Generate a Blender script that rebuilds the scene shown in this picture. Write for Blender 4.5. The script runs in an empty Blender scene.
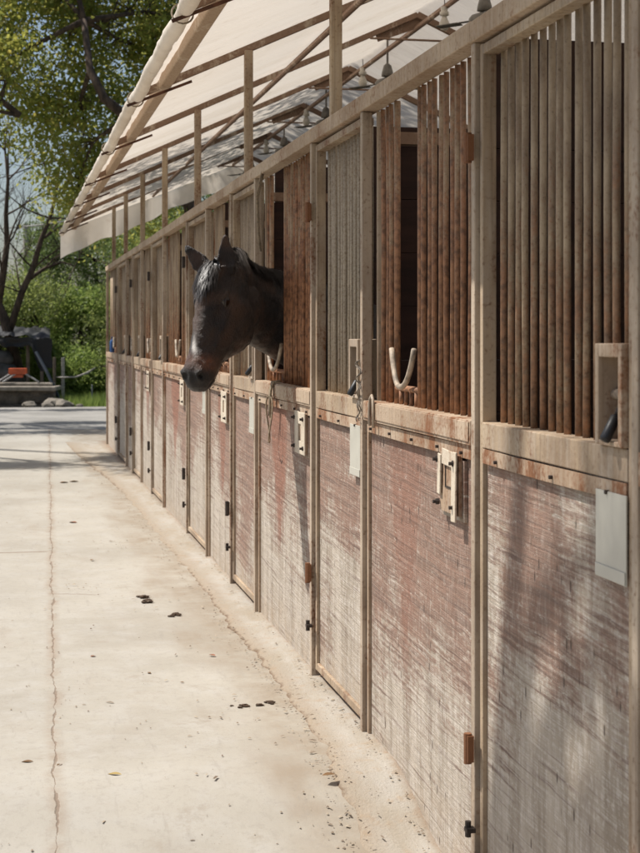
import bpy, bmesh, math, random
import numpy as np
from mathutils import Vector, Matrix
random.seed(7); rng = np.random.default_rng(7)
C = bpy.context.scene.collection
sc = bpy.context.scene
R = math.radians

# ------------------------------------------------------------------ helpers
ORG = {}
def meta(o, label=None, cat=None, group=None, kind=None):
    if label: o['label'] = label
    if cat: o['category'] = cat
    if group: o['group'] = group
    if kind: o['kind'] = kind
    return o
def empty(name, loc, **k):
    o = bpy.data.objects.new(name, None); C.objects.link(o); o.location = loc
    o.empty_display_size = .1
    ORG[o] = Vector(loc); return meta(o, **k)
class MB:
    def __init__(s): s.v = []; s.f = []; s.m = []
    def add(s, v, f, mi=0):
        n = len(s.v); s.v += [tuple(p) for p in v]
        s.f += [tuple(i + n for i in q) for q in f]; s.m += [mi] * len(f)
    def box(s, x0, x1, y0, y1, z0, z1, mi=0):
        v = [(x, y, z) for x in (x0, x1) for y in (y0, y1) for z in (z0, z1)]
        s.add(v, [(0, 1, 3, 2), (4, 6, 7, 5), (0, 4, 5, 1), (2, 3, 7, 6), (0, 2, 6, 4), (1, 5, 7, 3)], mi)
    def bar(s, a, b, w, h, up=(0, 0, 1), mi=0):
        a, b = Vector(a), Vector(b); d = (b - a).normalized(); u = Vector(up)
        r = d.cross(u).normalized(); u = r.cross(d).normalized()
        v = [p + r * sx * w / 2 + u * sz * h / 2 for p in (a, b) for sx in (-1, 1) for sz in (-1, 1)]
        s.add(v, [(0, 1, 3, 2), (4, 6, 7, 5), (0, 4, 5, 1), (2, 3, 7, 6), (0, 2, 6, 4), (1, 5, 7, 3)], mi)
    def tube(s, pts, rad, n=8, mi=0, caps=True):
        pts = [Vector(p) for p in pts]
        if not hasattr(rad, '__len__'): rad = [rad] * len(pts)
        rings = []; prev = None
        for i, p in enumerate(pts):
            d = (pts[min(i + 1, len(pts) - 1)] - pts[max(i - 1, 0)]).normalized()
            if prev is None:
                prev = d.orthogonal().normalized()
            r = (prev - d * prev.dot(d))
            r = r.normalized() if r.length > 1e-6 else d.orthogonal().normalized()
            prev = r; u = d.cross(r)
            rings.append([p + (r * math.cos(2 * math.pi * k / n) + u * math.sin(2 * math.pi * k / n)) * rad[i] for k in range(n)])
        v = [q for g in rings for q in g]; f = []
        for i in range(len(pts) - 1):
            for k in range(n):
                f.append((i * n + k, i * n + (k + 1) % n, (i + 1) * n + (k + 1) % n, (i + 1) * n + k))
        if caps:
            f.append(tuple(range(n - 1, -1, -1))); f.append(tuple(range((len(pts) - 1) * n, len(pts) * n)))
        s.add(v, f, mi)
    def lathe(s, c, prof, n=20, mi=0):          # prof: list of (r, z)
        v = [(c[0] + r * math.cos(2 * math.pi * k / n), c[1] + r * math.sin(2 * math.pi * k / n), c[2] + z) for r, z in prof for k in range(n)]
        f = [(i * n + k, i * n + (k + 1) % n, (i + 1) * n + (k + 1) % n, (i + 1) * n + k) for i in range(len(prof) - 1) for k in range(n)]
        f.append(tuple(range(n - 1, -1, -1))); f.append(tuple(range((len(prof) - 1) * n, len(prof) * n)))
        s.add(v, f, mi)
    def build(s, name, mats, parent=None, smooth=False, bevel=0, color=None, **k):
        if not isinstance(mats, (list, tuple)): mats = [mats]
        v = np.array(s.v, dtype=float)
        lo, hi = v.min(0), v.max(0); o0 = np.array([(lo[0] + hi[0]) / 2, (lo[1] + hi[1]) / 2, lo[2]])
        me = bpy.data.meshes.new(name); me.from_pydata((v - o0).tolist(), [], s.f)
        for m in mats: me.materials.append(m)
        if len(mats) > 1: me.polygons.foreach_set('material_index', s.m)
        if smooth: me.polygons.foreach_set('use_smooth', [True] * len(s.f))
        me.update()
        o = bpy.data.objects.new(name, me); C.objects.link(o); ORG[o] = Vector(o0)
        if parent is not None:
            o.parent = parent; o.location = Vector(o0) - ORG[parent]
        else: o.location = o0
        if bevel:
            b = o.modifiers.new('bevel', 'BEVEL'); b.width = bevel; b.segments = 2; b.limit_method = 'ANGLE'
            b.harden_normals = False
        if color: o.color = color
        return meta(o, **k)
def npmesh(name, v, f, mat, parent=None, smooth=False, uvl=None, **k):
    """fast mesh from numpy arrays, all faces the same size"""
    v = np.asarray(v, dtype=np.float32); f = np.asarray(f, dtype=np.int32)
    lo, hi = v.min(0), v.max(0); o0 = np.array([(lo[0] + hi[0]) / 2, (lo[1] + hi[1]) / 2, lo[2]])
    me = bpy.data.meshes.new(name); nf, fs = f.shape
    me.vertices.add(len(v)); me.vertices.foreach_set('co', (v - o0).astype(np.float32).ravel())
    me.loops.add(nf * fs); me.loops.foreach_set('vertex_index', f.ravel())
    me.polygons.add(nf); me.polygons.foreach_set('loop_start', np.arange(0, nf * fs, fs, dtype=np.int32))
    me.materials.append(mat); me.update(calc_edges=True); me.validate()
    if smooth: me.polygons.foreach_set('use_smooth', [True] * nf)
    o = bpy.data.objects.new(name, me); C.objects.link(o); ORG[o] = Vector([float(q) for q in o0])
    if parent is not None:
        o.parent = parent; o.location = ORG[o] - ORG[parent]
    else: o.location = ORG[o]
    return meta(o, **k)
def copy_tree(o, parent=None, loc=None):
    c = o.copy(); C.objects.link(c)
    if parent is not None: c.parent = parent
    if loc is not None: c.location = loc
    for ch in [x for x in C.objects if x.parent is o]: copy_tree(ch, c)
    return c

# ------------------------------------------------------------------ materials
class NT:
    def __init__(s, name):
        s.m = bpy.data.materials.new(name); s.m.use_nodes = True; s.t = s.m.node_tree; s.t.nodes.clear()
        s.out = s.t.nodes.new('ShaderNodeOutputMaterial')
        s.pos = s.n('ShaderNodeNewGeometry').outputs['Position']
    def n(s, ty, **k):
        x = s.t.nodes.new(ty)
        for a, b in k.items(): setattr(x, a, b)
        return x
    def put(s, sock, val):
        if isinstance(val, bpy.types.NodeSocket): s.t.links.new(val, sock)
        elif val is not None:
            if sock.type == 'RGBA' and len(val) == 3: val = (*val, 1)
            sock.default_value = val
    def scale(s, sx, sy, sz, src=None, off=(0, 0, 0)):
        q = s.n('ShaderNodeMapping'); s.put(q.inputs['Vector'], src or s.pos)
        q.inputs['Scale'].default_value = (sx, sy, sz); q.inputs['Location'].default_value = off
        return q.outputs[0]
    def noise(s, vec=None, scale=5, detail=4, rough=.55, dist=0):
        q = s.n('ShaderNodeTexNoise'); s.put(q.inputs['Vector'], vec or s.pos)
        q.inputs['Scale'].default_value = scale; q.inputs['Detail'].default_value = detail
        q.inputs['Roughness'].default_value = rough; q.inputs['Distortion'].default_value = dist
        return q.outputs['Fac']
    def vor(s, vec=None, scale=5, feat='F1', out='Distance', rnd=1):
        q = s.n('ShaderNodeTexVoronoi', feature=feat); s.put(q.inputs['Vector'], vec or s.pos)
        q.inputs['Scale'].default_value = scale; q.inputs['Randomness'].default_value = rnd
        return q.outputs[out]
    def ramp(s, fac, a, b, va=0., vb=1.):
        q = s.n('ShaderNodeMapRange', interpolation_type='SMOOTHSTEP'); s.put(q.inputs[0], fac)
        for i, x in ((1, a), (2, b), (3, va), (4, vb)): s.put(q.inputs[i], x)
        return q.outputs[0]
    def math(s, op, a, b=None, c=None):
        q = s.n('ShaderNodeMath', operation=op); s.put(q.inputs[0], a)
        if b is not None: s.put(q.inputs[1], b)
        if c is not None: s.put(q.inputs[2], c)
        return q.outputs[0]
    def mul(s, a, b): return s.math('MULTIPLY', a, b)
    def addn(s, a, b): return s.math('ADD', a, b)
    def mix(s, fac, a, b, mode='MIX'):
        q = s.n('ShaderNodeMix', data_type='RGBA', blend_type=mode)
        s.put(q.inputs[0], fac); s.put(q.inputs[6], a); s.put(q.inputs[7], b); return q.outputs[2]
    def sep(s, v):
        q = s.n('ShaderNodeSeparateXYZ'); s.put(q.inputs[0], v); return q.outputs
    def comb(s, x, y, z):
        q = s.n('ShaderNodeCombineXYZ'); s.put(q.inputs[0], x); s.put(q.inputs[1], y); s.put(q.inputs[2], z); return q.outputs[0]
    def ocol(s):
        q = s.n('ShaderNodeObjectInfo'); c = s.n('ShaderNodeSeparateColor'); s.put(c.inputs[0], q.outputs['Color'])
        return c.outputs[0], c.outputs[1], c.outputs[2], q.outputs['Random']
    def bsdf(s, col, rough=.7, bump=None, bs=.3, bd=.01, metal=0, spec=.5, **k):
        q = s.n('ShaderNodeBsdfPrincipled'); s.put(q.inputs['Base Color'], col); s.put(q.inputs['Roughness'], rough)
        s.put(q.inputs['Metallic'], metal); q.inputs['Specular IOR Level'].default_value = spec
        for a, b in k.items(): s.put(q.inputs[a], b)
        if bump is not None:
            b = s.n('ShaderNodeBump'); b.inputs['Strength'].default_value = bs; b.inputs['Distance'].default_value = bd
            s.put(b.inputs['Height'], bump); s.t.links.new(b.outputs[0], q.inputs['Normal'])
        s.t.links.new(q.outputs[0], s.out.inputs[0]); s.b = q; return s.m

def m_frame(name='painted_steel', base=(.45, .345, .235), dark=(.22, .15, .095), rust=(.17, .07, .03), amt=.0, rough=.6):
    t = NT(name); r, g, b, rnd = t.ocol()
    big = t.noise(scale=2.3, detail=5); v = t.noise(t.scale(30, 30, 5), 1, 5, .6); fine = t.noise(scale=70, detail=4)
    col = t.mix(t.ramp(t.addn(big, t.mul(v, .5)), .55, .95), base, dark)
    st = t.noise(t.scale(60, 60, 1.6), 1, 4, .6); col = t.mix(t.mul(t.ramp(v, .4, .75), .4), col, (.62, .54, .44)); col = t.mix(t.mul(t.ramp(st, .5, .72), .6), col, tuple(c * .8 for c in dark))
    k = t.addn(t.addn(t.mul(t.noise(t.scale(9, 6, 2.2), 1, 6, .65), .75), t.mul(fine, .25)), t.mul(g, .35))
    col = t.mix(t.ramp(k, .60 - amt, .76 - amt), col, rust)
    col = t.mix(t.mul(t.ramp(fine, .55, .75), .5), col, (.14, .08, .045))
    return t.bsdf(col, t.ramp(fine, .3, .7, rough - .1, rough + .25), t.addn(fine, v), .35, .004, spec=.35)
def m_bars():
    t = NT('rusty_bar'); r, g, b, rnd = t.ocol()
    x, y, z = t.sep(t.pos)
    a = t.noise(t.scale(20, 16, 5), 1, 5, .65); f = t.noise(scale=110, detail=4, rough=.7)
    pb = t.noise(t.scale(0, 16, 0), 1, 1)
    col = t.mix(t.ramp(a, .3, .7), (.45, .335, .215), (.22, .15, .09))
    rustc = t.mix(t.ramp(t.noise(scale=45, detail=5), .35, .7), (.38, .175, .085), (.15, .07, .038))
    k = t.addn(t.addn(t.mul(a, .5), t.mul(f, .28)), t.addn(t.mul(g, .42), t.mul(pb, .22)))
    k = t.addn(k, t.ramp(z, 1.35, 2.15, .09, -.12))
    col = t.mix(t.ramp(k, .58, .80), col, rustc)
    col = t.mix(t.mul(b, .75), col, t.mix(t.ramp(f, .35, .7), (.47, .415, .34), (.27, .225, .165)))
    col = t.mix(t.mul(t.ramp(f, .58, .74), .6), col, (.07, .045, .03))
    return t.bsdf(col, .62, f, .5, .003, spec=.35)
def m_board():
    t = NT('weathered_board'); r, g, b, rnd = t.ocol()
    x, y, z = t.sep(t.pos)
    oc = t.n('ShaderNodeTexCoord').outputs['Generated']; gx, gy, gz = t.sep(oc)
    off = t.mul(rnd, 37.)
    tilt = t.addn(z, t.mul(y, -.035)); tv = t.comb(off, y, tilt)
    warp = t.noise(t.scale(1, 1.5, 3, tv), 1, 3)
    tv2 = t.comb(off, y, t.addn(tilt, t.mul(warp, .05)))
    h1 = t.noise(t.scale(1, 1.6, 78, tv2), 1, 6, .68)
    h2 = t.noise(t.scale(1, 3.5, 190, tv2), 1, 3, .6)
    h3 = t.noise(t.scale(1, .8, 17, tv2), 1, 4, .6)
    v1 = t.noise(t.scale(1, 44, 13), 1, 6, .75); ff_ = t.noise(t.comb(off, t.mul(y, 26), t.mul(tilt, 75)), 1, 6, .75)
    v2 = t.noise(t.scale(1, 13, 1.1), 1, 4, .55)
    big = t.noise(t.comb(off, t.mul(y, 1.6), t.mul(z, 2.2)), 1, 5, .6)
    white = t.mix(t.ramp(v2, .35, .7), (.455, .395, .325), (.295, .245, .19))
    white = t.mix(t.mul(t.ramp(t.addn(t.mul(v1, .6), t.mul(h2, .4)), .46, .62), .6), white, (.66, .61, .55))
    red = t.mix(t.ramp(h1, .35, .65), (.275, .155, .112), (.175, .105, .078))
    red = t.mix(t.mul(t.ramp(v1, .48, .62), .40), red, (.40, .32, .265))
    k = t.addn(t.mul(big, .80), t.addn(t.mul(h1, .42), t.mul(h3, .18)))
    k = t.addn(k, t.addn(t.ramp(gz, .0, 1., -.15, .17), t.addn(t.mul(r, .26), t.mul(ff_, .42)))); k = t.addn(k, -.37)
    col = t.mix(t.mul(t.ramp(k, .56, .74), .84), white, red)
    # dark brush grooves
    col = t.mix(t.mul(t.ramp(t.addn(t.mul(h1, .6), t.mul(h2, .4)), .53, .64), .75), col, (.16, .105, .085))
    # grey-brown soaked patches
    col = t.mix(t.mul(t.ramp(t.noise(t.comb(off, t.mul(y, 6), t.mul(z, 1.1)), 1, 4), .56, .78), .35), col, (.26, .21, .175))
    # drip run: g = strength, b = centre (0..1) across the board, tapering downwards
    wob = t.addn(gy, t.mul(t.addn(t.noise(t.comb(off, 3., t.mul(z, 2.5)), 1, 3), -.5), .12))
    d = t.math('ABSOLUTE', t.addn(wob, t.mul(b, -1)))
    edge = t.addn(d, t.mul(t.noise(t.comb(off, t.mul(y, 30), t.mul(z, 1.5)), 1, 3), .12))
    wid = t.ramp(gz, .25, .95, .06, .24)
    drip = t.mul(t.ramp(t.math('SUBTRACT', edge, wid), -.05, .03, 1, 0), t.ramp(gz, .15, .55))
    col = t.mix(t.mul(t.mul(drip, g), .75), col, t.mix(t.ramp(h1, .3, .7), (.30, .135, .09), (.20, .095, .065)))
    # little vertical nicks and chips
    nv = t.vor(t.comb(off, t.mul(y, 30), t.mul(z, 9)), 1); nk = t.ramp(nv, .09, .17, 1, 0)
    nk = t.mul(nk, t.ramp(t.noise(t.comb(off, t.mul(y, 3), t.mul(z, 3)), 1, 2), .46, .56))
    col = t.mix(t.mul(nk, .85), col, (.10, .075, .06)); col = t.mix(t.mul(t.ramp(ff_, .60, .70), .6), col, (.20, .14, .11)); col = t.mix(t.mul(t.ramp(ff_, .42, .32), .5), col, (.64, .59, .52))
    # splashed grit towards the floor
    gr = t.mul(t.ramp(gz, .22, .0), t.ramp(t.noise(scale=9, detail=6), .35, .7))
    col = t.mix(t.mul(gr, .6), col, (.42, .33, .24))
    hgt = t.addn(t.addn(t.mul(h1, .6), t.mul(h2, .5)), t.addn(t.mul(ff_, .8), t.mul(nk, -1)))
    return t.bsdf(col, .8, hgt, .8, .006, spec=.2)
def m_wood(name, a, b, sc_=(3, 3, 40), rough=.8):
    t = NT(name); n = t.noise(t.scale(*sc_), 1, 5, .6); f = t.noise(scale=50, detail=3)
    col = t.mix(t.ramp(n, .3, .7), a, b); return t.bsdf(col, rough, t.addn(n, f), .4, .004, spec=.25)
def m_plain(name, col, rough=.6, var=.25, metal=0, sc_=20, bs=.2, spec=.4, **k):
    t = NT(name); n = t.noise(scale=sc_, detail=5); c2 = tuple(c * (1 - var) for c in col)
    return t.bsdf(t.mix(t.ramp(n, .3, .7), col, c2), rough, n, bs, .003, metal=metal, spec=spec, **k)
def m_fabric():
    t = NT('roof_fabric')
    w = t.noise(t.scale(.9, 9, .9), 1, 4, .55, .6); w2 = t.noise(t.scale(.5, 2.2, .5), 1, 4, .6); f = t.noise(scale=6, detail=6, rough=.65)
    col = t.mix(t.ramp(w2, .3, .75), (.80, .755, .69), (.70, .64, .56))
    col = t.mix(t.mul(t.ramp(f, .55, .75), .4), col, (.46, .37, .28))
    bump = t.n('ShaderNodeBump'); bump.inputs['Strength'].default_value = .8; bump.inputs['Distance'].default_value = .05
    t.put(bump.inputs['Height'], t.addn(w, t.mul(w2, .6)))
    d = t.n('ShaderNodeBsdfDiffuse'); tr = t.n('ShaderNodeBsdfTranslucent')
    t.put(d.inputs['Color'], col); t.put(tr.inputs['Color'], t.mix(.35, col, (.92, .80, .66)))
    t.t.links.new(bump.outputs[0], d.inputs['Normal']); t.t.links.new(bump.outputs[0], tr.inputs['Normal'])
    mx = t.n('ShaderNodeMixShader'); mx.inputs[0].default_value = .36
    t.t.links.new(d.outputs[0], mx.inputs[1]); t.t.links.new(tr.outputs[0], mx.inputs[2]); t.t.links.new(mx.outputs[0], t.out.inputs[0])
    return t.m
def m_concrete():
    t = NT('yard_concrete'); x, y, z = t.sep(t.pos)
    p = t.comb(x, y, 0.)
    n1 = t.noise(p, .9, 5, .6); n2 = t.noise(p, 6, 6, .6); n3 = t.noise(p, 60, 5, .7); n4 = t.noise(t.scale(1, .35, 1, p), 3.2, 5, .6)
    col = t.mix(t.ramp(n1, .3, .7), (.405, .378, .325), (.33, .303, .255))
    col = t.mix(t.mul(t.ramp(n2, .4, .72), .4), col, (.43, .415, .385))
    col = t.mix(t.mul(t.ramp(n4, .56, .74), .45), col, (.32, .275, .22))
    # brown dirt washed off the apron
    near = t.ramp(t.addn(x, t.mul(t.addn(n4, -.5), .8)), -.62, -.22)
    col = t.mix(t.mul(near, t.ramp(n2, .3, .65, .25, .75)), col, (.25, .195, .135))
    # specks
    sp = t.ramp(t.vor(p, 75), .05, .16, 1, 0); sp = t.mul(sp, t.ramp(t.noise(p, 2.2, 3), .48, .66))
    col = t.mix(t.mul(sp, .65), col, (.16, .11, .075))
    col = t.mix(t.mul(t.ramp(n3, .55, .75), .28), col, (.24, .20, .16))
    sc1 = t.noise(t.scale(1, .12, 1, p), 22, 5, .7); col = t.mix(t.mul(t.ramp(sc1, .56, .70), .35), col, (.27, .245, .21))
    st1 = t.mul(t.ramp(t.noise(p, 2.1, 7, .75), .56, .68), t.ramp(n2, .35, .6)); col = t.mix(t.mul(t.ramp(t.noise(p, 23, 6, .8), .50, .62), .28), col, (.27, .245, .21)); col = t.mix(t.mul(st1, .5), col, (.27, .225, .17))
    gr1 = t.ramp(t.vor(p, 260), .0, .22, 1, 0); col = t.mix(t.mul(gr1, .35), col, (.20, .175, .145))
    # running joint that drifts from the wall, and cross cracks
    wj = t.addn(t.mul(t.addn(t.noise(p, 1.7, 3, .6), -.5), .07), t.mul(t.addn(t.noise(p, 14, 4, .7), -.5), .03))
    dj = t.math('ABSOLUTE', t.addn(t.addn(x, t.mul(y, -.0262)), t.addn(1.295, wj)))
    wid = t.ramp(t.noise(t.comb(0., y, 0.), 5, 3), .35, .75, .001, .009)
    jl = t.ramp(t.math('DIVIDE', dj, wid), .5, 1.3, 1, 0)
    halo = t.mul(t.ramp(dj, .0, .05, 1, 0), t.ramp(n2, .35, .6))
    dc = t.math('ABSOLUTE', t.addn(t.addn(y, t.mul(x, .03)), t.addn(-10.45, wj)))
    cl = t.mul(t.ramp(dc, .008, .025, 1, 0), t.ramp(x, -1.08, -1.0, 1, 0))
    dc2 = t.math('ABSOLUTE', t.addn(t.addn(y, t.mul(x, .3)), t.addn(-8.45, t.mul(wj, 2))))
    cl2 = t.mul(t.mul(t.ramp(dc2, .006, .02, 1, 0), t.ramp(x, -1.12, -1.05)), t.ramp(x, -.85, -.75, 1, 0))
    dc3 = t.math('ABSOLUTE', t.addn(t.addn(y, t.mul(x, .05)), t.addn(-16.9, wj)))
    cl3 = t.ramp(dc3, .01, .04, .6, 0)
    crack = t.math('MAXIMUM', t.math('MAXIMUM', jl, cl), t.math('MAXIMUM', t.mul(cl2, .6), cl3))
    col = t.mix(t.mul(halo, .55), col, (.27, .20, .14))
    col = t.mix(t.mul(crack, .7), col, (.19, .135, .095))
    hgt = t.addn(t.addn(t.mul(n3, .25), t.mul(n2, .4)), t.mul(crack, -1.0))
    return t.bsdf(col, t.ramp(n2, .3, .7, .72, .92), hgt, .45, .01, spec=.25)
def m_apron():
    t = NT('apron_concrete'); ed = t.n('ShaderNodeAttribute', attribute_name='edge').outputs['Fac']; n1 = t.noise(t.scale(6, 2, 1), 1, 5, .65); n2 = t.noise(scale=16, detail=6, rough=.7); n3 = t.noise(scale=90, detail=4, rough=.7)
    col = t.mix(t.ramp(n1, .3, .7), (.40, .37, .325), (.325, .28, .22))
    col = t.mix(t.mul(t.ramp(n2, .5, .72), .55), col, (.34, .245, .16))
    col = t.mix(t.mul(t.ramp(n3, .58, .75), .5), col, (.17, .12, .08))
    e1 = t.mul(t.ramp(t.addn(ed, t.mul(n2, .26)), .17, .25, 1, 0), t.ramp(t.noise(t.scale(1, 2, 1), 3, 4), .15, .35)); e0 = t.ramp(t.addn(ed, t.mul(n1, .8)), .40, .85, 1, 0); col = t.mix(t.mul(e0, .6), col, (.27, .20, .13)); col = t.mix(t.mul(e1, .92), col, (.15, .10, .065))
    e2 = t.ramp(t.addn(ed, t.mul(n2, .2)), .80, 1.0); col = t.mix(t.mul(e2, .7), col, (.24, .165, .11))
    return t.bsdf(col, .9, t.addn(n2, t.mul(n3, 1.2)), .5, .009, spec=.2)
def m_leaf(name, a, b, c, tr=.35, sc_=1.2):
    t = NT(name); q = t.n('ShaderNodeNewGeometry').outputs['Random Per Island']
    n = t.noise(scale=sc_, detail=3)
    col = t.mix(t.ramp(n, .38, .62), a, b); col = t.mix(t.ramp(q, .72, .95), col, c)
    col = t.mix(t.mul(q, .35), col, tuple(k * .45 for k in a))
    d = t.n('ShaderNodeBsdfPrincipled'); t.put(d.inputs['Base Color'], col); d.inputs['Roughness'].default_value = .5; d.inputs['Specular IOR Level'].default_value = .3
    tl = t.n('ShaderNodeBsdfTranslucent'); t.put(tl.inputs['Color'], t.mix(.5, col, tuple(k * 1.5 for k in c)))
    mx = t.n('ShaderNodeMixShader'); mx.inputs[0].default_value = tr
    t.t.links.new(d.outputs[0], mx.inputs[1]); t.t.links.new(tl.outputs[0], mx.inputs[2]); t.t.links.new(mx.outputs[0], t.out.inputs[0]); return t.m
def m_bark(name='bark', a=(.11, .08, .06), b=(.05, .038, .03)):
    t = NT(name); n = t.noise(t.scale(14, 14, 4), 1, 5, .65); return t.bsdf(t.mix(t.ramp(n, .35, .65), a, b), .9, n, .8, .02, spec=.15)
def m_ground():
    t = NT('grassy_earth'); n = t.noise(scale=.6, detail=6); f = t.noise(scale=14, detail=5, rough=.7)
    col = t.mix(t.ramp(n, .4, .6), (.07, .10, .03), (.15, .12, .075)); col = t.mix(t.mul(t.ramp(f, .4, .7), .5), col, (.04, .055, .02))
    return t.bsdf(col, .95, f, .8, .05, spec=.1)
def m_road():
    t = NT('lane_surface'); p = t.pos; n = t.noise(p, 1.1, 5); f = t.noise(p, 40, 5, .7)
    col = t.mix(t.ramp(n, .35, .65), (.33, .315, .29), (.25, .24, .22)); col = t.mix(t.mul(t.ramp(f, .5, .7), .4), col, (.14, .125, .11))
    return t.bsdf(col, .9, f, .5, .01, spec=.2)

FR = m_frame(); PO = m_frame('post_steel', (.50, .405, .305), (.25, .18, .125), amt=.03)
RS = m_frame('rusted_steel', (.42, .30, .20), (.24, .15, .10), (.19, .08, .035), amt=.06)
RL = m_frame('rail_steel', (.49, .38, .275), (.30, .20, .125), (.22, .095, .042), amt=.03)
BA = m_bars(); BO = m_board(); FA = m_fabric()
RA = m_frame('rafter_steel', (.56, .45, .34), (.40, .31, .225), (.24, .15, .10), amt=-.08)
EB = m_frame('eave_steel', (.74, .63, .49), (.60, .49, .37), (.42, .30, .20), amt=-.06)
RUSTD = m_plain('dark_rust', (.13, .055, .03), .85, .5); BLK = m_plain('black_rubber', (.018, .018, .020), .45)
IRON = m_plain('dark_iron', (.06, .045, .038), .6, .4, metal=.3)
CREAM = m_frame('cream_steel', (.66, .58, .46), (.48, .39, .29), (.28, .14, .075), amt=-.02)
CARD = m_plain('white_plastic', (.52, .50, .43), .35, .12, sc_=8)
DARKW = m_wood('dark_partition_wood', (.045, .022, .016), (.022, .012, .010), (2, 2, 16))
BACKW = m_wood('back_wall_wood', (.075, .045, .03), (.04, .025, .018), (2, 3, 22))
CON = m_concrete(); APR = m_apron(); GRD = m_ground(); ROAD = m_road()
BARK = m_bark(); BARKP = m_bark('pale_bark', (.22, .18, .14), (.11, .085, .065))
ROPE = m_plain('frayed_rope', (.36, .28, .19), .9, .5, sc_=60); PVC = m_plain('pale_pipe', (.46, .37, .28), .6, .6, sc_=30)
PORC = m_plain('white_porcelain', (.62, .57, .49), .3, .2); GREYM = m_plain('fan_grey', (.20, .18, .155), .45, .4)
SOIL = m_plain('stall_soil', (.08, .055, .035), .95, .5, sc_=9, bs=.8)

# ------------------------------------------------------------------ camera geometry (real metres; wall plane is X = 0, aisle at X < 0)
D, H, TH = 1.32, 1.5, math.atan(313 / 1500)
def wy(px): return (2025. / (px - 7) - D * math.sin(TH)) / math.cos(TH)      # distance along the wall seen at a photo column
def gp(px, py, z=0.):                                                         # ground point seen at a photo pixel
    Z = (H - z) * 1500 / (py - 333); xc = (px - 320) / 1500 * Z
    return (-D + Z * math.sin(TH) + xc * math.cos(TH), Z * math.cos(TH) - xc * math.sin(TH))
def wp(px, py, Z):
    xc = (px - 320) / 1500 * Z
    return Vector((-D + Z * math.sin(TH) + xc * math.cos(TH), Z * math.cos(TH) - xc * math.sin(TH), H - (py - 333) / 1500 * Z))
def gz(y):                                                                     # the slab falls away a little towards the camera
    t = min(max((5.10 - y) / .7, 0), 1); return -.135 * t * t * (3 - 2 * t)

# ------------------------------------------------------------------ setting
def grid(name, x0, x1, y0, y1, nx, ny, zf, mat, **k):
    xs = np.linspace(x0, x1, nx); ys = np.linspace(y0, y1, ny)
    v = [(x, y, zf(x, y)) for y in ys for x in xs]
    f = [(j * nx + i, j * nx + i + 1, (j + 1) * nx + i + 1, (j + 1) * nx + i) for j in range(ny - 1) for i in range(nx - 1)]
    return npmesh(name, v, f, mat, smooth=True, kind='structure', **k)
grid('ground', -300, 300, -100, 500, 3, 3, lambda x, y: -.22, GRD)
grid('concrete_yard', -9, 4.2, -4, 23.6, 60, 180, lambda x, y: gz(y) + .004 * math.sin(x * 2.1 + y * .7), CON)
grid('lane', -30, 30, 23.4, 31.0, 30, 12, lambda x, y: -.008 , ROAD)
grid('stall_floor', .06, 3.2, 1, 20.3, 6, 80, lambda x, y: gz(y) + .03, SOIL)
# rough concrete apron with a ragged outer edge
v = []; f = []; ny = 560; cols = 9
from mathutils import noise as mn
ex = [(0.5, .26), (4.2, .255), (4.55, .255), (5.1, .235), (5.8, .195), (6.6, .195), (7.6, .21), (8.9, .205), (10.6, .25), (14.2, .28), (15.6, .33), (18.5, .50), (21.2, .62)]
for j in range(ny):
    y = .5 + 20.3 * j / (ny - 1)
    e = -np.interp(y, [a for a, b in ex], [b for a, b in ex]) + .028 * mn.noise((y * 3.1, 0, 0)) + .024 * mn.noise((y * 11, 5, 0)) + .014 * mn.noise((y * 41, 9, 0))
    for i in range(cols):
        tt = i / (cols - 1); x = e * (1 - tt) + .05 * tt
        h = (-.006 if i == 0 else .005 + .016 * tt) + .006 * mn.noise((x * 9, y * 9, 1)) + .004 * mn.noise((x * 30, y * 30, 2))
        if i == 0: h = -.012
        v.append((x - (.0 if i else .006), y, gz(y) + h))
f = [(j * cols + i, j * cols + i + 1, (j + 1) * cols + i + 1, (j + 1) * cols + i) for j in range(ny - 1) for i in range(cols - 1)]
ap = npmesh('apron', v, f, APR, smooth=True, kind='structure'); at_ = ap.data.attributes.new('edge', 'FLOAT', 'POINT'); at_.data.foreach_set('value', [i / (cols - 1) for j in range(ny) for i in range(cols)])

# ------------------------------------------------------------------ the stable
stable = empty('stable_building', (0, 11, 0), label='long row of weathered stable stalls with barred doors under a white fabric roof', cat='stable')
TOP, HB, RT, RB = 2.385, 2.325, 1.25, 1.178          # header top / bottom, mid rail top / bottom
bounds = [(700, 'start'), (646, 'D'), (481.8, 'W'), (369.2, 'D'), (317.6, 'W'), (260, 'D'), (234.6, 'W'), (210, 'D'), (189.6, 'W'), (165.6, 'D'), (153.5, 'W'), (142.9, 'D'), (134.9, 'W'), (128.2, 'D'), (119.6, 'W'), (108.2, 'end')]
ys = [wy(p) for p, _ in bounds]; ys[0] = 1.72
YE = ys[-1]
# wall columns between every two bays
for i, y in enumerate(ys):
    jx = random.uniform(-.004, .004); m = MB()
    m.box(-.026 + jx, .010, y - .017, y + .017, gz(y) - .02, HB - .002)
    o = m.build('post', PO, stable, bevel=.004, color=(0, random.uniform(0, .35), 0, 1))
m = MB()
for a, b in zip(ys[:-1], ys[1:]): m.bar((-.0, a, TOP - .03 + random.uniform(-.003, .003)), (-.0, b, TOP - .03 + random.uniform(-.003, .003)), .07, .06)
m.build('header_beam', RL, stable, bevel=.004, color=(0, .1, 0, 1))

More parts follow.
